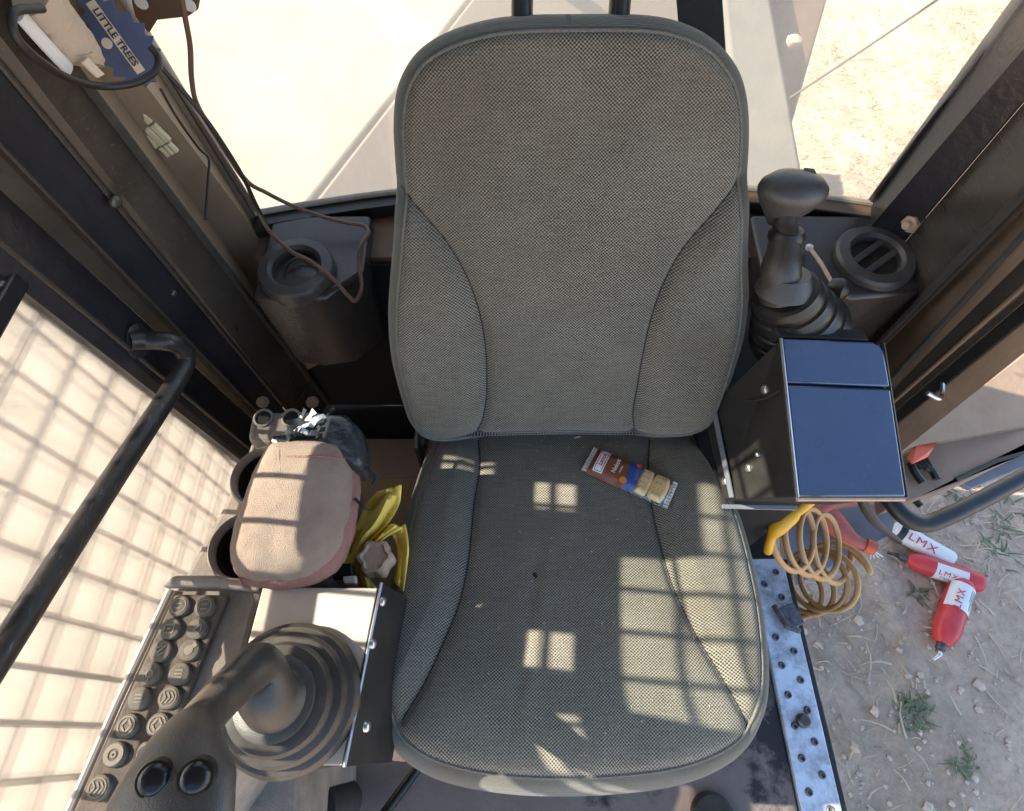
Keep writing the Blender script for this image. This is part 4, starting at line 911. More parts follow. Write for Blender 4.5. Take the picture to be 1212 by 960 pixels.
# armrest pad wrapped in cloth
ar = thing('armrest', PZ(350, 610, .55), 'armrest wrapped in faded pinkish brown terry cloth, taped black at its rear', 'armrest')
ao = [PZ(x, y, .632) for x, y in ((338, 527), (380, 525), (411, 530), (420, 552), (416, 600), (407, 640), (391, 668), (362, 684), (322, 690), (288, 683), (277, 662), (282, 630), (294, 592), (308, 558), (322, 536))]
pillow(ao, None, [(.010, -.02), (.001, -.004), (0, .008), (.003, .020), (.009, .031), (.017, .039), (.026, .0435), (.034, .045)], 'pad', 'terry', ar, lump=.0022, lscale=55, cap_z=.004)
pillow(ao, None, [(.010, -.045), (.000, -.035), (-.004, -.018), (-.004, -.004), (.0, .008), (.008, .016)], 'cloth_skirt', 'terry_pink', ar, lump=.003, lscale=60)
MB().tube([PZ(340, 541, .677), PZ(375, 540, .679), PZ(408, 543, .674)], .0018, 6).build('cloth_seam', 'terry_pink', ar)
to = [PZ(x, y, .645) for x, y in ((322, 534), (334, 518), (352, 505), (385, 494), (412, 496), (428, 510), (434, 540), (424, 556), (380, 545))]
pillow(to, None, [(.004, -.05), (0, -.01), (.002, .008), (.008, .018), (.016, .021)], 'tape_wrap', 'wrap_black', ar, lump=.004, lscale=45)
MB().hexa([PZ(x, y, .61) for x, y in ((335, 540), (405, 540), (385, 660), (305, 670))], (0, 0, -.06)).build('arm_bracket', 'box_black', ar, bevel=.006, smooth=0)
rnd = random.Random(21)
for i in range(11):
    px, py = rnd.uniform(333, 372), rnd.uniform(503, 528); m = MB(); z = .668; vs = []
    a = rnd.uniform(-.3, .9)
    for k in range(5):
        p = PZ(px, py, z) + Vector((math.cos(a) * k * .008, math.sin(a) * k * .008, .006 * math.sin(k * 1.3 + i))); w = Vector((-math.sin(a), math.cos(a), rnd.uniform(-.8, .8))) * .004; vs += [p + w, p - w]
    m.add(vs, [(2 * k, 2 * k + 1, 2 * k + 3, 2 * k + 2) for k in range(4)]); m.build('torn_strip', 'wrap_clear' if i % 2 else 'wrap_black', ar, smooth=180, norm=False)
for pts in (((428, 545), (436, 556), (445, 566), (441, 574)), ((430, 552), (440, 560), (443, 570)), ((420, 590), (430, 600), (437, 604)), ((283, 684), (288, 693), (296, 697)), ((385, 500), (390, 488), (396, 484))):
    MB().tube(smooth_path([PZ(x, y, .635) for x, y in pts], 4), .0022, 6).build('loose_thread', 'terry_pink' if pts[0][1] > 600 else 'wrap_black', ar)

# joystick
def joystick(base, top, rb, rt, nb, path, radii, name, label, parent_mat='grip_plastic', boot_m='boot_rubber'):
    base, top = Vector(base), Vector(top); j = thing(name, base, label, 'joystick'); ax = (top - base); h = ax.length
    prof = []
    for i in range(nb):
        t = i / nb; r = rb + (rt - rb) * t; prof += [(r, h * t), (r * 1.0, h * (t + .35 / nb)), (r * .985, h * (t + .5 / nb)), (r * .945, h * (t + .68 / nb)), (r * .93, h * (t + .9 / nb))]
    prof.append((rt, h))
    MB().lathe(prof, base, ax, 44).build('boot', boot_m, j, smooth=35)
    p = smooth_path(path, 6); nn = len(p) - 1; rr = []
    for i in range(nn + 1):
        t = i / nn * (len(radii) - 1); k = min(int(t), len(radii) - 2); u = t - k; u = u * u * (3 - 2 * u); ra, rb2 = radii[k], radii[k + 1]
        ra = ra if isinstance(ra, tuple) else (ra, ra); rb2 = rb2 if isinstance(rb2, tuple) else (rb2, rb2)
        rr.append((ra[0] + (rb2[0] - ra[0]) * u, ra[1] + (rb2[1] - ra[1]) * u))
    MB().tube(p, rr, 28).build('grip', parent_mat, j, smooth=60)
    return j
jb = PZ(344, 826, JZ + .001); jt = jb + Vector((.004, -.004, .062))
js = joystick(jb, jt, .086, .048, 3, [jt + Vector((.002, 0, -.006)), jt + Vector((-.002, .004, .020)), PZ(306, 789, .716), PZ(276, 812, .750), PZ(247, 843, .780), PZ(228, 866, .802), PZ(216, 884, .812)], [.042, .032, .0245, .021, .0195, .0195, .020], 'joystick', 'left joystick with curved dark grip and two buttons, beside the keypad')
ax = Vector((-.05, .05, 1)); MB().lathe([(.040, 0), (.0455, .002), (.0455, .008), (.038, .011)], jt + Vector((0, 0, -.002)), ax.normalized() + Vector((0, 0, 1)), 36).build('collar', 'head_plastic', js, smooth=35)
# head of the joystick: a wedge that widens towards the operator
hd = [PZ(226, 858, .800), PZ(216, 878, .820), PZ(207, 912, .838), PZ(200, 960, .848), PZ(195, 1040, .845)]
hp = smooth_path(hd, 6); rr = []
for i in range(len(hp)):
    t = i / (len(hp) - 1); w = .018 + .033 * min(1, t * 1.55); rr.append((.016 + .009 * min(1, t * 2), w))
MB().tube(hp, rr, 28).build('head', 'head_plastic', js, smooth=60)
for px, py in ((184, 922), (233, 920)):
    c = PZ(px, py, .866); n_ = (CAM - c).normalized() * .55 + Vector((0, -.15, .85)) * .6
    MB().lathe([(.0145, -.012), (.0145, .000), (.0128, .004)], c, n_, 24).build('button_rim', 'rubber_clean', js, smooth=40)
    MB().lathe([(.0115, .003), (.0105, .0070), (.007, .0088), (.0001, .0094)], c, n_, 24).build('button', 'button_gloss', js, smooth=60)

# grab rail on the left door
gr = thing('grab_rail', PX(215, 415, -.54), 'dark steel grab rail across the left door glass', 'grab rail')
gpts = [PX(152, 404, -.59), PX(172, 403, -.575), PX(196, 404, -.55), PX(214, 411, -.54), PX(219, 430, -.54), PX(200, 466, -.54), PX(120, 588, -.54), PX(0, 775, -.54), PX(-120, 962, -.54)]
MB().tube(smooth_path(gpts, 7), .0152, 18).build('rail', 'black_paint', gr)
MB().lathe([(.028, 0), (.028, .006), (.02, .01)], PX(160, 404, -.592), (1, 0, 0), 20).build('flange', 'black_paint', gr, smooth=40)

# ---- clutter between the console and the seat
bg_ = thing('yellow_bag', PZ(440, 640, .40), 'crumpled yellow plastic bag stuffed between the armrest and seat', 'bag')
def patch(e0, e1, n, m_, amp, name, mtl, parent, seed=0):
    A = smooth_path(e0, 8); B = smooth_path(e1, 8); k = min(len(A), len(B)); mb = MB()
    for i in range(k):
        for j in range(n + 1):
            t = j / n; p = A[i].lerp(B[i], t); s_ = math.sin(t * math.pi)
            f = amp * s_ * (noise.noise(Vector((i * .10, t * 2.6, seed))) + .25 * abs(noise.noise(Vector((i * .3, t * 6, seed + 4)))))
            mb.v.append(p + Vector((f * .3, -f * .2, f)))
    mb.f = [(i * (n + 1) + j, i * (n + 1) + j + 1, (i + 1) * (n + 1) + j + 1, (i + 1) * (n + 1) + j) for i in range(k - 1) for j in range(n)]
    o = mb.build(name, mtl, parent, smooth=35, norm=False); s = o.modifiers.new('thickness', 'SOLIDIFY'); s.thickness = .0012; return o
P3 = lambda *a: [PZ(x, y, z) for x, y, z in a]
patch(P3((446, 582, 0.55), (432, 598, 0.52), (424, 618, 0.51), (412, 640, 0.49), (402, 668, 0.48)), P3((475, 574, 0.57), (473, 596, 0.55), (458, 622, 0.53), (436, 645, 0.51), (420, 690, 0.49)), 14, 0, .05, 'bag_side', 'bag_yellow', bg_, 1)
patch(P3((456, 618, 0.53), (440, 640, 0.51), (428, 660, 0.49), (424, 680, 0.48), (430, 705, 0.47)), P3((476, 625, 0.54), (452, 640, 0.52), (440, 665, 0.50), (440, 690, 0.48), (470, 706, 0.47)), 10, 0, .04, 'bag_fold', 'bag_yellow', bg_, 6)
patch(P3((462, 630, 0.50), (470, 650, 0.49), (466, 690, 0.48)), P3((480, 620, 0.53), (484, 650, 0.52), (478, 700, 0.50)), 8, 0, .03, 'bag_corner', 'bag_yellow', bg_, 9)
cc = PZ(444, 660, .525); cp = MB(); vs = []
for i in range(48):
    an = 2 * math.pi * i / 48; r = .026 * (1 + .10 * math.cos(an * 6)); vs.append((r, an))
for h, k in ((-.022, 1.), (.0, 1.), (.006, .93), (.008, .75), (.004, .62), (.004, .1)):
    for r, an in vs: cp.v.append(cc + Vector((math.cos(an) * r * k, math.sin(an) * r * k, h)))
cp.f = [(a_ * 48 + i, a_ * 48 + (i + 1) % 48, (a_ + 1) * 48 + (i + 1) % 48, (a_ + 1) * 48 + i) for a_ in range(5) for i in range(48)] + [tuple(range(5 * 48, 6 * 48))]
o = cp.build('bottle_cap', 'beige_cap', None, smooth=40, loc=tuple(cc)); tag(o, 'beige lobed screw cap lying in the yellow bag', 'cap')
o = slab_px([(425, 566), (492, 566), (470, 712), (405, 712)], .355, -.33, 'storage_box', 'cardboard', None, loc=tuple(PZ(450, 640, .2))); tag(o, 'brown box wedged on the floor between console and seat', 'box')
o = slab_px([(394, 668), (416, 666), (417, 680), (392, 684)], .545, -.02, 'black_buckle', 'rubber_clean', None, loc=tuple(PZ(404, 675, .54))); tag(o, 'small black buckle at the front end of the armrest', 'buckle')
o = slab_px([(405, 682), (421, 681), (421, 690), (407, 691)], .545, -.012, 'white_tab', 'white_label', None, loc=tuple(PZ(412, 686, .54))); tag(o, 'small white plastic tab below the armrest', 'tab')

# ================================================================== RIGHT ARMREST BOX
rb = thing('armrest_box', (.45, .40, .50), 'glossy black metal armrest box, sky reflection painted into its blue lid, right of the seat', 'console box')
tn = Vector((0, -.29, .957)).normalized(); tO = Vector((.374, .272, .68))
tp = lambda x, y, h=0.: PP(x, y, tO + tn * h, tn)
c_fl, c_fr, c_rr, c_rl = tp(945, 588), tp(1073, 588), tp(1045, 405), tp(925, 400)
# body below the lid
b_fl, b_rl = tp(856, 592, -.185), tp(832, 488, -.185)
b_fr, b_rr = c_fr - tn * .185, c_rr - tn * .185
lo = -tn * .0075
m = MB(); m.add([c_fl + lo, c_fr + lo, c_rr + lo, c_rl + lo, b_fl, b_fr, b_rr, b_rl], [(0, 1, 2, 3), (7, 6, 5, 4), (0, 4, 5, 1), (1, 5, 6, 2), (2, 6, 7, 3), (3, 7, 4, 0)])
bodyo = m.build('side_body', 'box_black', rb, bevel=.003, smooth=0)
ml, mr_ = tp(931, 454), tp(1054, 459); ey_ = (c_rl - c_fl).normalized() * .0015
MB().hexa([c_fl, c_fr, mr_ - ey_, ml - ey_], -tn * .006).build('front_lid', 'box_sky_tint', rb, bevel=.003, bseg=3, smooth=30)
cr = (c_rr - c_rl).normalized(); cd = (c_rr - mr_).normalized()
MB().hexa([ml + ey_, mr_ + ey_, c_rr - cd * .014, c_rr - cr * .004 - cd * .004, c_rr - cr * .014, c_rl], -tn * .006).build('rear_lid', 'box_sky_tint', rb, bevel=.003, bseg=3, smooth=30)
MB().tube([c_fl - tn * .002, (c_fl + c_rl) / 2 - tn * .002, c_rl - tn * .002], .0022, 8).build('lid_edge', 'edge_metal', rb)
MB().tube([c_fl - tn * .006 + Vector((0, -.003, 0)), c_fr - tn * .006 + Vector((0, -.003, 0))], .003, 8).build('lid_edge', 'beige_cap', rb)
MB().tube([c_fr + Vector((.002, 0, 0)) - tn * .004, c_rr + Vector((.002, 0, 0)) - tn * .004], .003, 8).build('lid_edge', 'rubber_clean', rb)
back_y = (c_rl - c_fl).normalized()
MB().hexa([c_rl + back_y * .003 - tn * .004, c_rr + back_y * .003 - tn * .004 - cr * .015, c_rr + back_y * .022 - tn * .010 - cr * .018, c_rl + back_y * .022 - tn * .010 - cr * .004], -tn * .03).build('rear_rim', 'box_black', rb, bevel=.003)
sn = (b_fl - c_fl).cross(c_rl - c_fl).normalized(); sn = sn if sn.x < 0 else -sn
def on_side(px, py, off=.001): return PP(px, py, c_fl + sn * off, sn)
for px, py, r in ((905, 461, .0075), (886, 554, .0065), (858, 570, .0065), (897, 538, .004)): bolt(rb, on_side(px, py), sn, r)
bil = lambda t, u: (c_fl.lerp(b_fl, t)).lerp(c_rl.lerp(b_rl, t), u) + sn * .0015
MB().hexa([bil(.80, .02), bil(.86, .02), bil(.86, .95), bil(.81, .95)], sn * .003).build('side_seam', 'step_blue', rb, bevel=.0005)
MB().tube(smooth_path([on_side(863, 470, .003), on_side(885, 474, .004), on_side(905, 472, .004), on_side(924, 462, .003)], 4), .0012, 6).build('panel_joint', 'bolt_dark', rb)
MB().hexa([tp(855, 597, -.18), tp(944, 598, -.18), tp(944, 604, -.18), tp(855, 602, -.18)], -tn * .01).build('base_flange', 'step_blue', rb, bevel=.001)
MB().hexa([(.33, .36, .47), (.52, .36, .47), (.52, .62, .52), (.33, .62, .52)], (0, 0, -.46)).build('pedestal', 'void_black', rb, bevel=.005)

jb2 = PZ(945, 392, .685); jt2 = PZ(929, 345, .765)
j2 = joystick(jb2, jt2, .072, .040, 4, [jt2 + Vector((0, 0, -.01)), PZ(924, 320, .79), PZ(928, 292, .81), PZ(930, 268, .825), PZ(930, 254, .835)], [.031, .0265, .0215, .016, .0148], 'joystick', 'right joystick with mushroom head, behind the glossy black box', boot_m='rubber_clean')
hc = PZ(930, 243, .84); hax = Vector((0.02, .12, 1)).normalized()
MB().lathe([(.016, -.028), (.022, -.018), (.037, .002), (.0455, .017), (.0475, .024), (.0455, .031), (.036, .040), (.020, .045), (.001, .046)], hc, hax, 36, ref=(1, 0, 0), sq=.72).build('head', 'head_plastic', j2, smooth=32)
MB().hexa([hc + Vector((.012, .014, .0395)), hc + Vector((.028, .014, .0375)), hc + Vector((.028, .024, .0375)), hc + Vector((.012, .024, .0395))], (0, 0, .004)).build('switch', 'rubber_clean', j2, bevel=.002)
MB().lathe([(.041, 0), (.040, .003), (.030, .022), (.028, .026)], PZ(929, 343, .765), (-.1, .3, 1), 28).build('collar', 'head_plastic', j2)
MB().lathe([(.0235, 0), (.025, .008), (.0205, .016)], PZ(929, 284, .812), (0, .3, 1), 24).build('grip_ring', 'rubber_clean', j2)

# ================================================================== COIL HOSE, TOOLS, CARTRIDGES
ch = thing('coil_hose', PZ(960, 660, .0), 'amber coiled air hose with yellow taped end hanging below the black box', 'hose')
def helix(S, E, r, turns, n, ph=0, ref=(0, 0, 1), r1=None):
    S, E = Vector(S), Vector(E); ax = (E - S).normalized(); a = Vector(ref); a = (a - ax * a.dot(ax)).normalized(); b = ax.cross(a); out_ = []
    for i in range(n + 1):
        t = i / n; an = ph + 2 * math.pi * turns * t; rr_ = r + ((r1 or r) - r) * t + .006 * noise.noise(Vector((t * 9, 2, turns)))
        out_.append(S.lerp(E, t) + a * (rr_ * math.cos(an)) + b * (rr_ * math.sin(an)))
    return out_
def loops(S, E, r, turns, n, nrm_, ph=0., r1=None, seed=0):
    nrm_ = Vector(nrm_).normalized(); a = Vector((-1, 0, 0)); a = (a - nrm_ * a.dot(nrm_)).normalized(); b = nrm_.cross(a); out_ = []
    for i in range(n + 1):
        t = i / n; an = ph + 2 * math.pi * turns * t; rr_ = (r + ((r1 or r) - r) * t) * (1 + .10 * noise.noise(Vector((t * turns * .9, 2, seed))))
        w_ = Vector((0, .010, .012)) * noise.noise(Vector((t * turns * .7, 8, seed)))
        out_.append(Vector(S).lerp(Vector(E), t) + w_ + a * (rr_ * math.cos(an)) + b * (rr_ * math.sin(an)))
    return out_
h1 = loops(PZ(934, 632, .16), PZ(990, 652, .03), .076, 3.5, 120, (.55, -.25, .70), seed=1)
h2 = loops(PZ(990, 680, -.02), PZ(930, 702, -.14), .076, 5.0, 170, (-.70, -.10, .55), ph=math.pi, r1=.064, seed=2)
mid = smooth_path([h1[-1], h1[-1].lerp(h2[0], .5) + Vector((.01, -.01, 0)), h2[0]], 8)
MB().tube(h1 + mid[1:-1] + h2, .0068, 12).build('coil', 'hose_amber', ch, smooth=180)
tpth = smooth_path([PZ(968, 584, .36), PZ(950, 600, .34), PZ(928, 616, .31), PZ(914, 634, .28), PZ(909, 652, .24), h1[0].lerp(PZ(909, 652, .24), .3), h1[0]], 6)
MB().tube(tpth, [.011] * 9 + [.016, .0175, .018, .0185, .0185, .018, .017, .015, .012] + [.009] * (len(tpth) - 18), 14).build('taped_end', 'tape_yellow', ch, smooth=60)
o = thing('blow_gun', PZ(1005, 628, -.33), 'faded red blow gun lying on the step behind the coil hose', 'air gun')
MB().tube(smooth_path([PZ(968, 606, -.30), PZ(980, 598, -.30), PZ(1000, 592, -.30), PZ(1030, 590, -.30)], 5), .02, 12).build('handle', 'red_soft', o)
MB().tube(smooth_path([PZ(975, 602, -.32), PZ(990, 622, -.33), PZ(1008, 638, -.33), PZ(1026, 646, -.33)], 5), [.03, .032, .034, .034, .034, .033, .032, .030, .028, .025, .023, .021, .019, .018, .017, .016], 14).build('barrel', 'red_soft', o)
MB().tube([PZ(1024, 645, -.33), PZ(1035, 650, -.33)], .022, 12).build('nozzle_cap', 'orange_tag', o)
for k in range(4): MB().tube([PZ(1031 + k, 652, -.33), PZ(1030 + k * 5, 662 - k, -.34)], .002, 5).build('bristle', 'white_label', o)
o = MB().tube(smooth_path([PZ(1018, 585, .32), PZ(1026, 604, .25), PZ(1040, 622, .05), PZ(1055, 634, -.35), PZ(1064, 641, -.68)], 6), .0105, 10).build('rubber_hose', 'rubber_clean', None, loc=tuple(PZ(1040, 622, .05))); tag(o, 'black rubber hose running from the box down to the white cartridge', 'hose')

def wrap_text(name, body, size, cyl, s0, ang, material, parent, xs=1., bold=True, turn=False):
    """text on a cylinder: reads along the axis (or round it when turn)"""
    c0, axd, upv, r = cyl; cu_ = bpy.data.curves.new(name, 'FONT'); cu_.body = body; cu_.size = size; cu_.align_x = 'CENTER'; cu_.align_y = 'CENTER'; cu_.resolution_u = 3
    cu_.space_character = 1.15
    t = bpy.data.objects.new(name, cu_); COL.objects.link(t); bpy.context.view_layer.update()
    me = bpy.data.meshes.new_from_object(t.evaluated_get(bpy.context.evaluated_depsgraph_get())); bpy.data.objects.remove(t)
    bm = bmesh.new(); bm.from_mesh(me); bmesh.ops.triangulate(bm, faces=bm.faces); bmesh.ops.subdivide_edges(bm, edges=bm.edges, cuts=3, use_grid_fill=True); bm.to_mesh(me); bm.free()
    sdv = axd.cross(upv); m = MB()
    for v in me.vertices:
        s_, w_ = (-v.co.x * xs, -v.co.y) if not turn else (-v.co.y, v.co.x * xs)
        an = ang + w_ / r; m.v.append(c0 + axd * (s0 + s_) + upv * (math.cos(an) * r) + sdv * (-math.sin(an) * r))
    m.f = [tuple(p.vertices) for p in me.polygons]; return m.build(name, material, parent, smooth=0, norm=False)
def cartridge(pa, pb, r, body_m, label, label_range, label_m, txt, txt_m, nozzle, txt_s, txt_ang, lab_ang=(-1.5, 1.5), shoulder=True, txt_size=.04):
    a = PZ(*pa, GZ); b = PZ(*pb, GZ); a.z = ground_h(a.x, a.y) + r; b.z = ground_h(b.x, b.y) + r; ax = (b - a); L = ax.length; ax.normalize(); up = Vector((0, -.35, .94)); up = (up - ax * up.dot(ax)).normalized()
    t = thing('grease_cartridge', (a + b) / 2 - Vector((0, 0, r)), label, 'cartridge', 'grease cartridges on the dirt')
    pr = [(.001, 0), (r * .80, .001), (r * .96, .010), (r, .020), (r, L * .76), (r * .965, L * .80), (r * .9, L * .86), (r * .66, L * .965), (r * .4, L), (.001, L)] if shoulder else [(.001, 0), (r * .86, .001), (r, .012), (r, L - .012), (r * .86, L - .001), (.001, L)]
    MB().lathe(pr, a, ax, 32, ref=up).build('tube', body_m, t, smooth=35)
    if nozzle:
        MB().lathe([(r * .36, 0), (r * .36, .022), (r * .26, .026), (r * .26, .034)], a + ax * (L - .002), ax, 18).build('neck', 'bolt_dark', t, smooth=35)
        MB().tube(smooth_path([a + ax * (L + .030), a + ax * (L + .045) + up * .006, a + ax * (L + .062) - up * .012], 4), [.008] * 5 + [.006] * 4, 10).build('nozzle', nozzle, t)
    if label_range:
        m = MB(); n = 22; rl = r + .0012
        for i in range(n + 1):
            an = lab_ang[0] + (lab_ang[1] - lab_ang[0]) * i / n; q = up * (math.cos(an) * rl) - ax.cross(up) * (math.sin(an) * rl)
            m.v += [a + ax * (L * label_range[0]) + q, a + ax * (L * label_range[1]) + q]
        m.f = [(2 * i, 2 * i + 1, 2 * i + 3, 2 * i + 2) for i in range(n)]; m.build('label', label_m, t, smooth=180, norm=False)
    if txt: wrap_text('lettering', txt, txt_size, (a, ax, up, r + .0025), L * txt_s, txt_ang, txt_m, t, xs=1.15)
    return t, a, ax, up, L
t1 = cartridge((1121, 667), (1054, 627), .036, 'white_label', 'white grease cartridge with red lettering, black hose end at its tip', None, None, 'LMX', 'print_red', None, .55, .15, shoulder=False, txt_size=.042)
MB().lathe([(.038, 0), (.039, .012), (.038, .024)], t1[1] + t1[2] * (t1[4] * .82), t1[2], 28).build('black_band', 'rubber_clean', t1[0])
t2 = cartridge((1154, 694), (1070, 663), .037, 'red_plastic', 'red grease cartridge with white label, lying between the white one and another red', (.24, .66), 'white_label', 'LMX', 'print_red', 'rubber_clean', .5, .35, lab_ang=(-.55, 1.5), txt_size=.026)
def print_lines(c, s0, s1, ang0, rr):
    t, a, ax, up, L = c; sd_ = ax.cross(up); rnd = random.Random(int(rr * 1e4))
    for k in range(5):
        an = ang0 + k * .16; m = MB(); e = s0 + (s1 - s0) * rnd.uniform(.55, 1)
        q0, q1 = (up * math.cos(an) - sd_ * math.sin(an)) * rr, (up * math.cos(an + .05) - sd_ * math.sin(an + .05)) * rr
        m.add([a + ax * (L * s0) + q0, a + ax * (L * e) + q0, a + ax * (L * e) + q1, a + ax * (L * s0) + q1], [(0, 1, 2, 3)]); m.build('print_line', 'print_dark', t, smooth=0, norm=False)
print_lines(t2, .28, .62, .75, .0388)
t3 = cartridge((1133, 692), (1103, 765), .043, 'red_plastic', 'red grease cartridge with white label band, lowest one, its nozzle pointing down', (.10, .50), 'white_label', 'LMX', 'print_red', 'edge_metal', .36, -.55, txt_size=.034)

print_lines(t3, .14, .46, .15, .0450)

# ================================================================== SNACK PACKET AND CRUMBS ON THE CUSHION
pc = {k: on_cushion(x, y, .004) for k, (x, y) in dict(tl=(703, 533), tr=(801, 578), br=(785, 608), bl=(686, 561)).items()}
so_ = sum(pc.values(), Vector()) / 4; ex_ = ((pc['tr'] - pc['tl']) + (pc['br'] - pc['bl'])).normalized(); en_ = cen.copy(); ey_s = en_.cross(ex_).normalized(); en_ = ex_.cross(ey_s)
SL = ((pc['tr'] - pc['tl']).length + (pc['br'] - pc['bl']).length) / 2; SW = ((pc['tl'] - pc['bl']).length + (pc['tr'] - pc['br']).length) / 2
sk = thing('snack_packet', so_, 'open ended brown and blue sandwich cookie packet lying on the seat cushion', 'snack packet')
S_ = lambda u, v, h=0.: so_ + ex_ * (u * SL) + ey_s * (v * SW) + en_ * h
def sheet(u0, u1, v0, v1, hf, name, mtl, nu=16, nv=10, lift=0.):
    m = MB()
    for i in range(nu + 1):
        for j in range(nv + 1):
            u = u0 + (u1 - u0) * i / nu; v = v0 + (v1 - v0) * j / nv; m.v.append(S_(u, v, hf(u, v) + lift))
    m.f = [(i * (nv + 1) + j, (i + 1) * (nv + 1) + j, (i + 1) * (nv + 1) + j + 1, i * (nv + 1) + j + 1) for i in range(nu) for j in range(nv)]
    return m.build(name, mtl, sk, smooth=50, norm=False)
def hw(u, v):
    e = max(0, min(1, (.5 - abs(u)) / .13)); e = e * e * (3 - 2 * e); s_ = max(0, 1 - (abs(v) / .5) ** 4)
    return .001 + .015 * e * s_ + .0016 * noise.noise(Vector((u * 14, v * 8, 3)))
sheet(-.44, .045, -.5, .5, hw, 'wrapper', 'wrapper_brown', 26, 16)
m = MB()   # slanted blue band
nb = 12
for i in range(nb + 1):
    v = -.5 + i / nb
    for k in range(7):
        u0 = -.02 + (.10 if v < 0 else .10) * max(0, -v) * .2 + .10 * (v if v > 0 else 0) * -.9 - .0; u = u0 + (.105 - u0) * k / 6 * (1 if v < .35 else .8); m.v.append(S_(u, v * .99, hw(u, v) + .0008))
m.f = [(i * 7 + k, (i + 1) * 7 + k, (i + 1) * 7 + k + 1, i * 7 + k + 1) for i in range(nb) for k in range(6)]
m.build('blue_band', 'wrapper_blue', sk, smooth=50, norm=False)
sheet(.045, .46, -.5, .5, hw, 'clear_window', 'clear_film', 22, 14, .0015)
def zig(u0, u1, name, mtl):
    sheet(u0, u1, -.5, .5, lambda u, v: .002 + .0016 * math.sin(v * 60) + .003 * noise.noise(Vector((u * 20, v * 5, 7))), name, mtl, 6, 60)
zig(-.5, -.435, 'crimped_end', 'wrap_clear'); zig(.445, .5, 'crimped_end', 'wrap_clear')
for u, wv_, sgn in ((.170, .060, 1), (.335, .070, 1)):
    co = [S_(u + du * wv_ * (1.35 if abs(dv) < .2 else 1.2), dv, 0) for du, dv in ((-1, -.30), (-.75, -.42), (0, -.43), (.75, -.42), (1, -.30), (1.02, 0), (1, .30), (.75, .42), (0, .43), (-.75, .42), (-1, .30), (-1.02, 0))]
    pcx = pillow(co, None, [(.002, .0), (0, .004), (.0005, .009), (.003, .0125), (.006, .0135)], 'cookie', 'cookie', sk, lump=.0004, lscale=300)
    for i in range(3):
        for j in range(4):
            MB().lathe([(.0011, 0), (.0008, .0004)], S_(u + (i - 1) * wv_ * .55, (j - 1.5) * .19, .0134), en_, 6).build('cookie_hole', 'cookie_hole', pcx, smooth=0)
def disc(u, v, r, mtl, name, lift=.0012, sq=1.): return MB().lathe([(r, 0), (r * .98, .0005), (.0001, .0005)], S_(u, v, hw(u, v) + lift), en_, 24).build(name, mtl, sk, smooth=0)
disc(-.035, -.33, .0062, 'print_orange', 'orange_badge', .0022); disc(.055, .34, .0042, 'print_red', 'red_badge', .0022)
def quad(u0, u1, v0, v1, mtl, name, lift):
    return sheet(u0, u1, v0, v1, hw, name, mtl, 4, 10, lift)
quad(-.385, -.275, -.40, .40, 'print_white', 'name_label', .0012); quad(-.372, -.288, -.375, .375, 'print_blue', 'name_label', .0016); quad(-.366, -.294, -.36, .36, 'print_white', 'name_label', .0020)
def snack_text(body, size, u, v, mtl, xs=1.):
    hh = hw(u, v); return text_part('lettering', body, size, S_(u, v, hh + .0035), ey_s, -ex_, mtl, sk, True, xs)
snack_text('Lance', .0105, -.330, 0, 'print_red', 1.0); snack_text('Nekot', .0105, -.165, -.02, 'print_white', 1.0); snack_text('cookies', .0045, -.105, -.06, 'print_white')
def crumb(px, py, L, w, h, mtl, label, name='debris', ang=0.):
    c = on_cushion(px, py, .0015); m = MB(); d = Vector((math.cos(ang), math.sin(ang), 0)); e = Vector((-d.y, d.x, 0)); rnd = random.Random(px)
    pts = [(-1, 0, 0), (-.4, .8, .2), (.5, .7, .3), (1, .1, .1), (.4, -.8, .1), (-.5, -.7, 0), (0, 0, 1)]
    m.v = [c + d * (a * L) + e * (b * w * rnd.uniform(.7, 1.1)) + Vector((0, 0, q * h)) for a, b, q in pts]; m.f = [(i, (i + 1) % 6, 6) for i in range(6)] + [(5, 4, 3, 2, 1, 0)]
    tag(m.build(name, mtl, None, smooth=0, loc=tuple(c)), label, 'debris')
crumb(683, 520, .008, .0028, .004, 'cloth_beige', 'pale wood splinter on the cushion under the backrest', 'wood_splinter', .3)
crumb(650, 518, .006, .003, .003, 'rust_brown', 'brown crumb at the crease left of the pale splinter', 'crumb', .8)
crumb(633, 682, .0055, .0035, .004, 'void_black', 'black seed lying alone near the middle of the cushion', 'black_seed', -1.0)

# ================================================================== AIR FRESHENER, CLOTH AND WIRES AT THE REAR LEFT PILLAR
wy = .74
af = thing('air_freshener', PY(135, 45, wy), 'blue tree shaped card air freshener hanging by the rear left pillar', 'air freshener')
o0 = PY(138, 45, wy); axd = (PY(166, 84, wy) - PY(112, 20, wy)).normalized(); nrm = Vector((.25, -.8, .5)).normalized(); axd = (axd - nrm * axd.dot(nrm)).normalized(); sdd = nrm.cross(axd)
hs = (PY(166, 84, wy) - PY(112, 20, wy)).length / 2 * 1.12
right = [(1.42, .0), (1.50, .22), (1.28, .30), (1.30, .62), (1.08, .80), (.98, .62), (.80, .98), (.62, .78), (.42, 1.02), (.30, .80), (.02, 1.0), (-.12, .74), (-.42, .84), (-.5, .52), (-.86, .62), (-.92, .34), (-1.25, .40), (-1.35, .12), (-1.75, .10)]
left = [(u, -v * .86) for u, v in reversed(right[1:])]
MB().hexa([o0 + axd * (u * hs) + sdd * (v * hs * 1.02) for u, v in right + left], nrm * -.0015).build('card', 'card_blue', af, smooth=0)
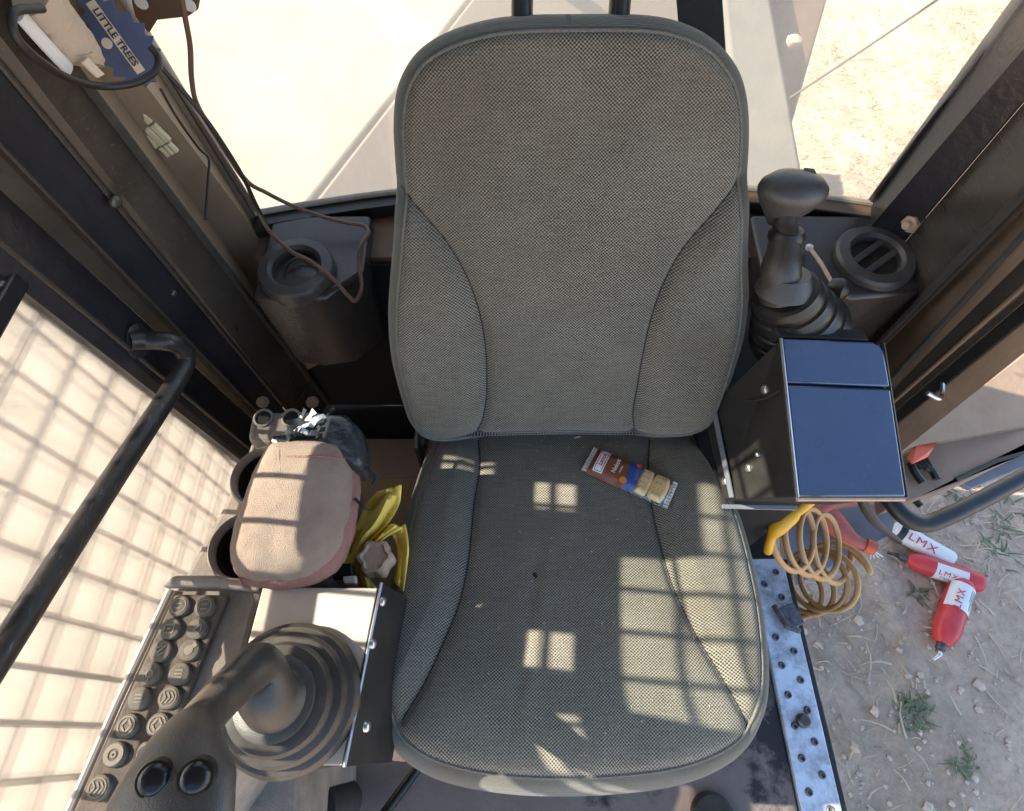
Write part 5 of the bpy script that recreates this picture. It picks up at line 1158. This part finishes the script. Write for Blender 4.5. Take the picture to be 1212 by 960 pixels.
MB().hexa([o0 + axd * (u * hs * 1.08) + sdd * (v * hs) + nrm * .0006 for u, v in ((-1, -.15), (1, -.15), (1, .15), (-1, .15))], nrm * .0006).build('name_strip', 'card_cream', af, smooth=0)
text_part('lettering', 'LITTLE TREES', hs * .30, o0 + nrm * .0018, axd, sdd, 'print_dark', af, True, .98)
MB().lathe([(.006, 0), (.006, .0006)], o0 - sdd * (hs * .36) + nrm * .0004, nrm, 16).build('small_mark', 'card_cream', af, smooth=0)
MB().tube([o0 - axd * (hs * 1.7), o0 - axd * (hs * 2.6) + Vector((0, 0, .05))], .0012, 6).build('string', 'cable_black', af)
# clear folded wrapper and cloth beside it
cl = thing('cloth_roll', PX(75, 45, XL + .10), 'crumpled beige cloth roll with a white edge tucked behind a black hoop', 'cloth')
cA = [PX(x, y, XL + .11) for x, y in ((38, -8), (55, 12), (72, 35), (90, 58), (96, 76))]
cp_ = smooth_path(cA, 6); MB().tube(cp_, [(.020 + .004 * noise.noise(Vector((i * .6, 0, 1))), .030 + .006 * noise.noise(Vector((i * .5, 3, 1)))) for i in range(len(cp_))], 18).build('cloth', 'cloth_beige', cl, smooth=60)
wp = [PX(x, y, XL + .115) for x, y in ((24, 18), (50, 48), (82, 82))]; MB().tube(smooth_path(wp, 4), [(.004, .009)] * 9, 10).build('white_edge', 'white_label', cl)
lp = [PX(x, y, XL + .13) for x, y in ((101, 68), (121, 88), (113, 92), (95, 74))]; MB().hexa(lp, (.003, 0, 0)).build('paper_tag', 'card_cream', cl, smooth=0)
hoop = [(50, 10), (22, 12), (14, 22), (20, 45), (45, 70), (80, 92), (120, 102), (160, 98), (184, 84), (187, 68), (178, 55)]
ho = MB().tube(smooth_path([PX(x, y, XL + .125 + max(0, (x - 110)) * .0006) for x, y in hoop], 6), .0042, 10).build('cable_hoop', 'cable_black', None, loc=tuple(PX(80, 92, XL + .12))); tag(ho, 'black cable hoop looped round the cloth and blue card', 'cable')
# hanging clear plug connectors
cn = thing('plug_connector', PY(180, 155, .78), 'pair of clear yellowed wire plugs hanging on the rear left pillar', 'plug')
MB().tube([PY(138, 108, .78), PY(150, 128, .78)], .0015, 6).build('lead', 'cable_black', cn)
def plug(a, b, w, off):
    a, b = PY(*a, .78), PY(*b, .78); d = (b - a).normalized(); s = d.cross(Vector((0, -1, .5))).normalized(); up = s.cross(d)
    M3 = Matrix((d, s, up)).transposed(); MB().box((a + b) / 2 + s * off, ((b - a).length, w, .008), M3).build('plug_body', 'connector', cn, bevel=.0015)
for off in (-.0115, .0, .0115):
    plug((150, 128), (171, 149), .0095, off); plug((174, 150), (194, 170), .0105, off + .002)
    plug((196, 170), (207, 181), .0065, off * .7 + .003)
# cables
def cable(pts, r, mtl, label, seg=8):
    p = smooth_path(pts, 8); o = MB().tube(p, r, seg).build('cable', mtl, None, smooth=180, loc=tuple(p[len(p) // 2])); return tag(o, label, 'cable', 'loose cables at the rear left')
wyy = .80
cable([PY(x, y, wyy) for x, y in ((212, -20), (219, 20), (225, 55), (227, 95), (234, 125), (258, 165), (280, 200), (292, 218))] + [PY(305, 250, .79), PZ(320, 275, .66), PZ(345, 298, .645), PZ(365, 308, .64), PZ(392, 328, .625), PZ(412, 350, .60), PZ(421, 356, .59), PZ(428, 340, .60), PZ(425, 312, .615), PZ(427, 292, .63), PZ(436, 276, .635), PZ(430, 267, .637), PZ(412, 264, .64), PZ(380, 256, .65)] + [PY(345, 243, .84), PY(315, 228, .83), PY(292, 214, .82), PY(262, 172, .80)], .0036, 'cable_brown', 'long thin cable looping from the pillar over the left vent and back')
cable([PY(x, y, .79) for x, y in ((188, 76), (205, 95), (225, 118), (250, 150), (275, 188), (290, 214), (302, 240))] + [PZ(316, 268, .66)], .0034, 'cable_black', 'black cable running straight down the edge of the rear window')
cable([PX(x, y, XL + .11) for x, y in ((190, 105), (210, 140), (235, 175), (247, 188), (246, 215), (243, 260))], .002, 'cable_black', 'thin wire hanging on the brown corner panel')
# bracket at the top of the pillar
bk_ = [PY(x, y, .83) for x, y in ((150, -20), (240, -20), (234, 12), (222, 20), (186, 24), (176, 40), (160, 20))]
br = MB().hexa(bk_, (0, .006, 0)).build('pillar_bracket', 'rust_brown', cab, smooth=0, bevel=.001)
for px, py in ((167, 3), (224, 6)):
    MB().lathe([(.0085, 0), (.008, .001), (.0001, .001)], PY(px, py, .8285), (0, -1, 0), 16).build('bracket_hole', 'white_label', br, smooth=0)

o = MB().tube([PY(935, 116, 1.02), PY(1020, 60, 1.02), PY(1112, -2, 1.02), PY(1200, -60, 1.02)], .0022, 6).build('antenna_wire', 'cable_black', None, loc=tuple(PY(1020, 60, 1.02))); tag(o, 'thin straight wire slanting behind the right half of the rear window', 'wire')

def lint():
    rnd = random.Random(5); m = MB()
    for i in range(150):
        px = rnd.uniform(480, 880); py = rnd.uniform(525, 915) if rnd.random() < .6 else rnd.gauss(527, 6)
        if py < 520 or abs(px - 680) > 60 + (py - 500) * .32: continue
        c = on_cushion(px, py, .001); a = rnd.uniform(0, 3.14); L_ = rnd.uniform(.0008, .003); w_ = rnd.uniform(.0004, .0010); d = Vector((math.cos(a), math.sin(a), 0)); e = Vector((-d.y, d.x, 0))
        m.add([c - d * L_, c + e * w_, c + d * L_, c - e * w_, c + Vector((0, 0, w_))], [(0, 1, 4), (1, 2, 4), (2, 3, 4), (3, 0, 4)])
    tag(m.build('lint_crumbs', 'cloth_beige', None, smooth=0, norm=False), 'pale lint and crumbs scattered over the cushion fabric', 'lint', kind='stuff')
lint()

o = MB().lathe([(.042, 0), (.042, .012), (.036, .018), (.001, .019)], PZ(842, 966, .004), (0, 0, 1), 28).build('floor_plug', 'rubber', None, loc=tuple(PZ(842, 966, .004))); tag(o, 'round black rubber plug on the floor in front of the cushion', 'plug')
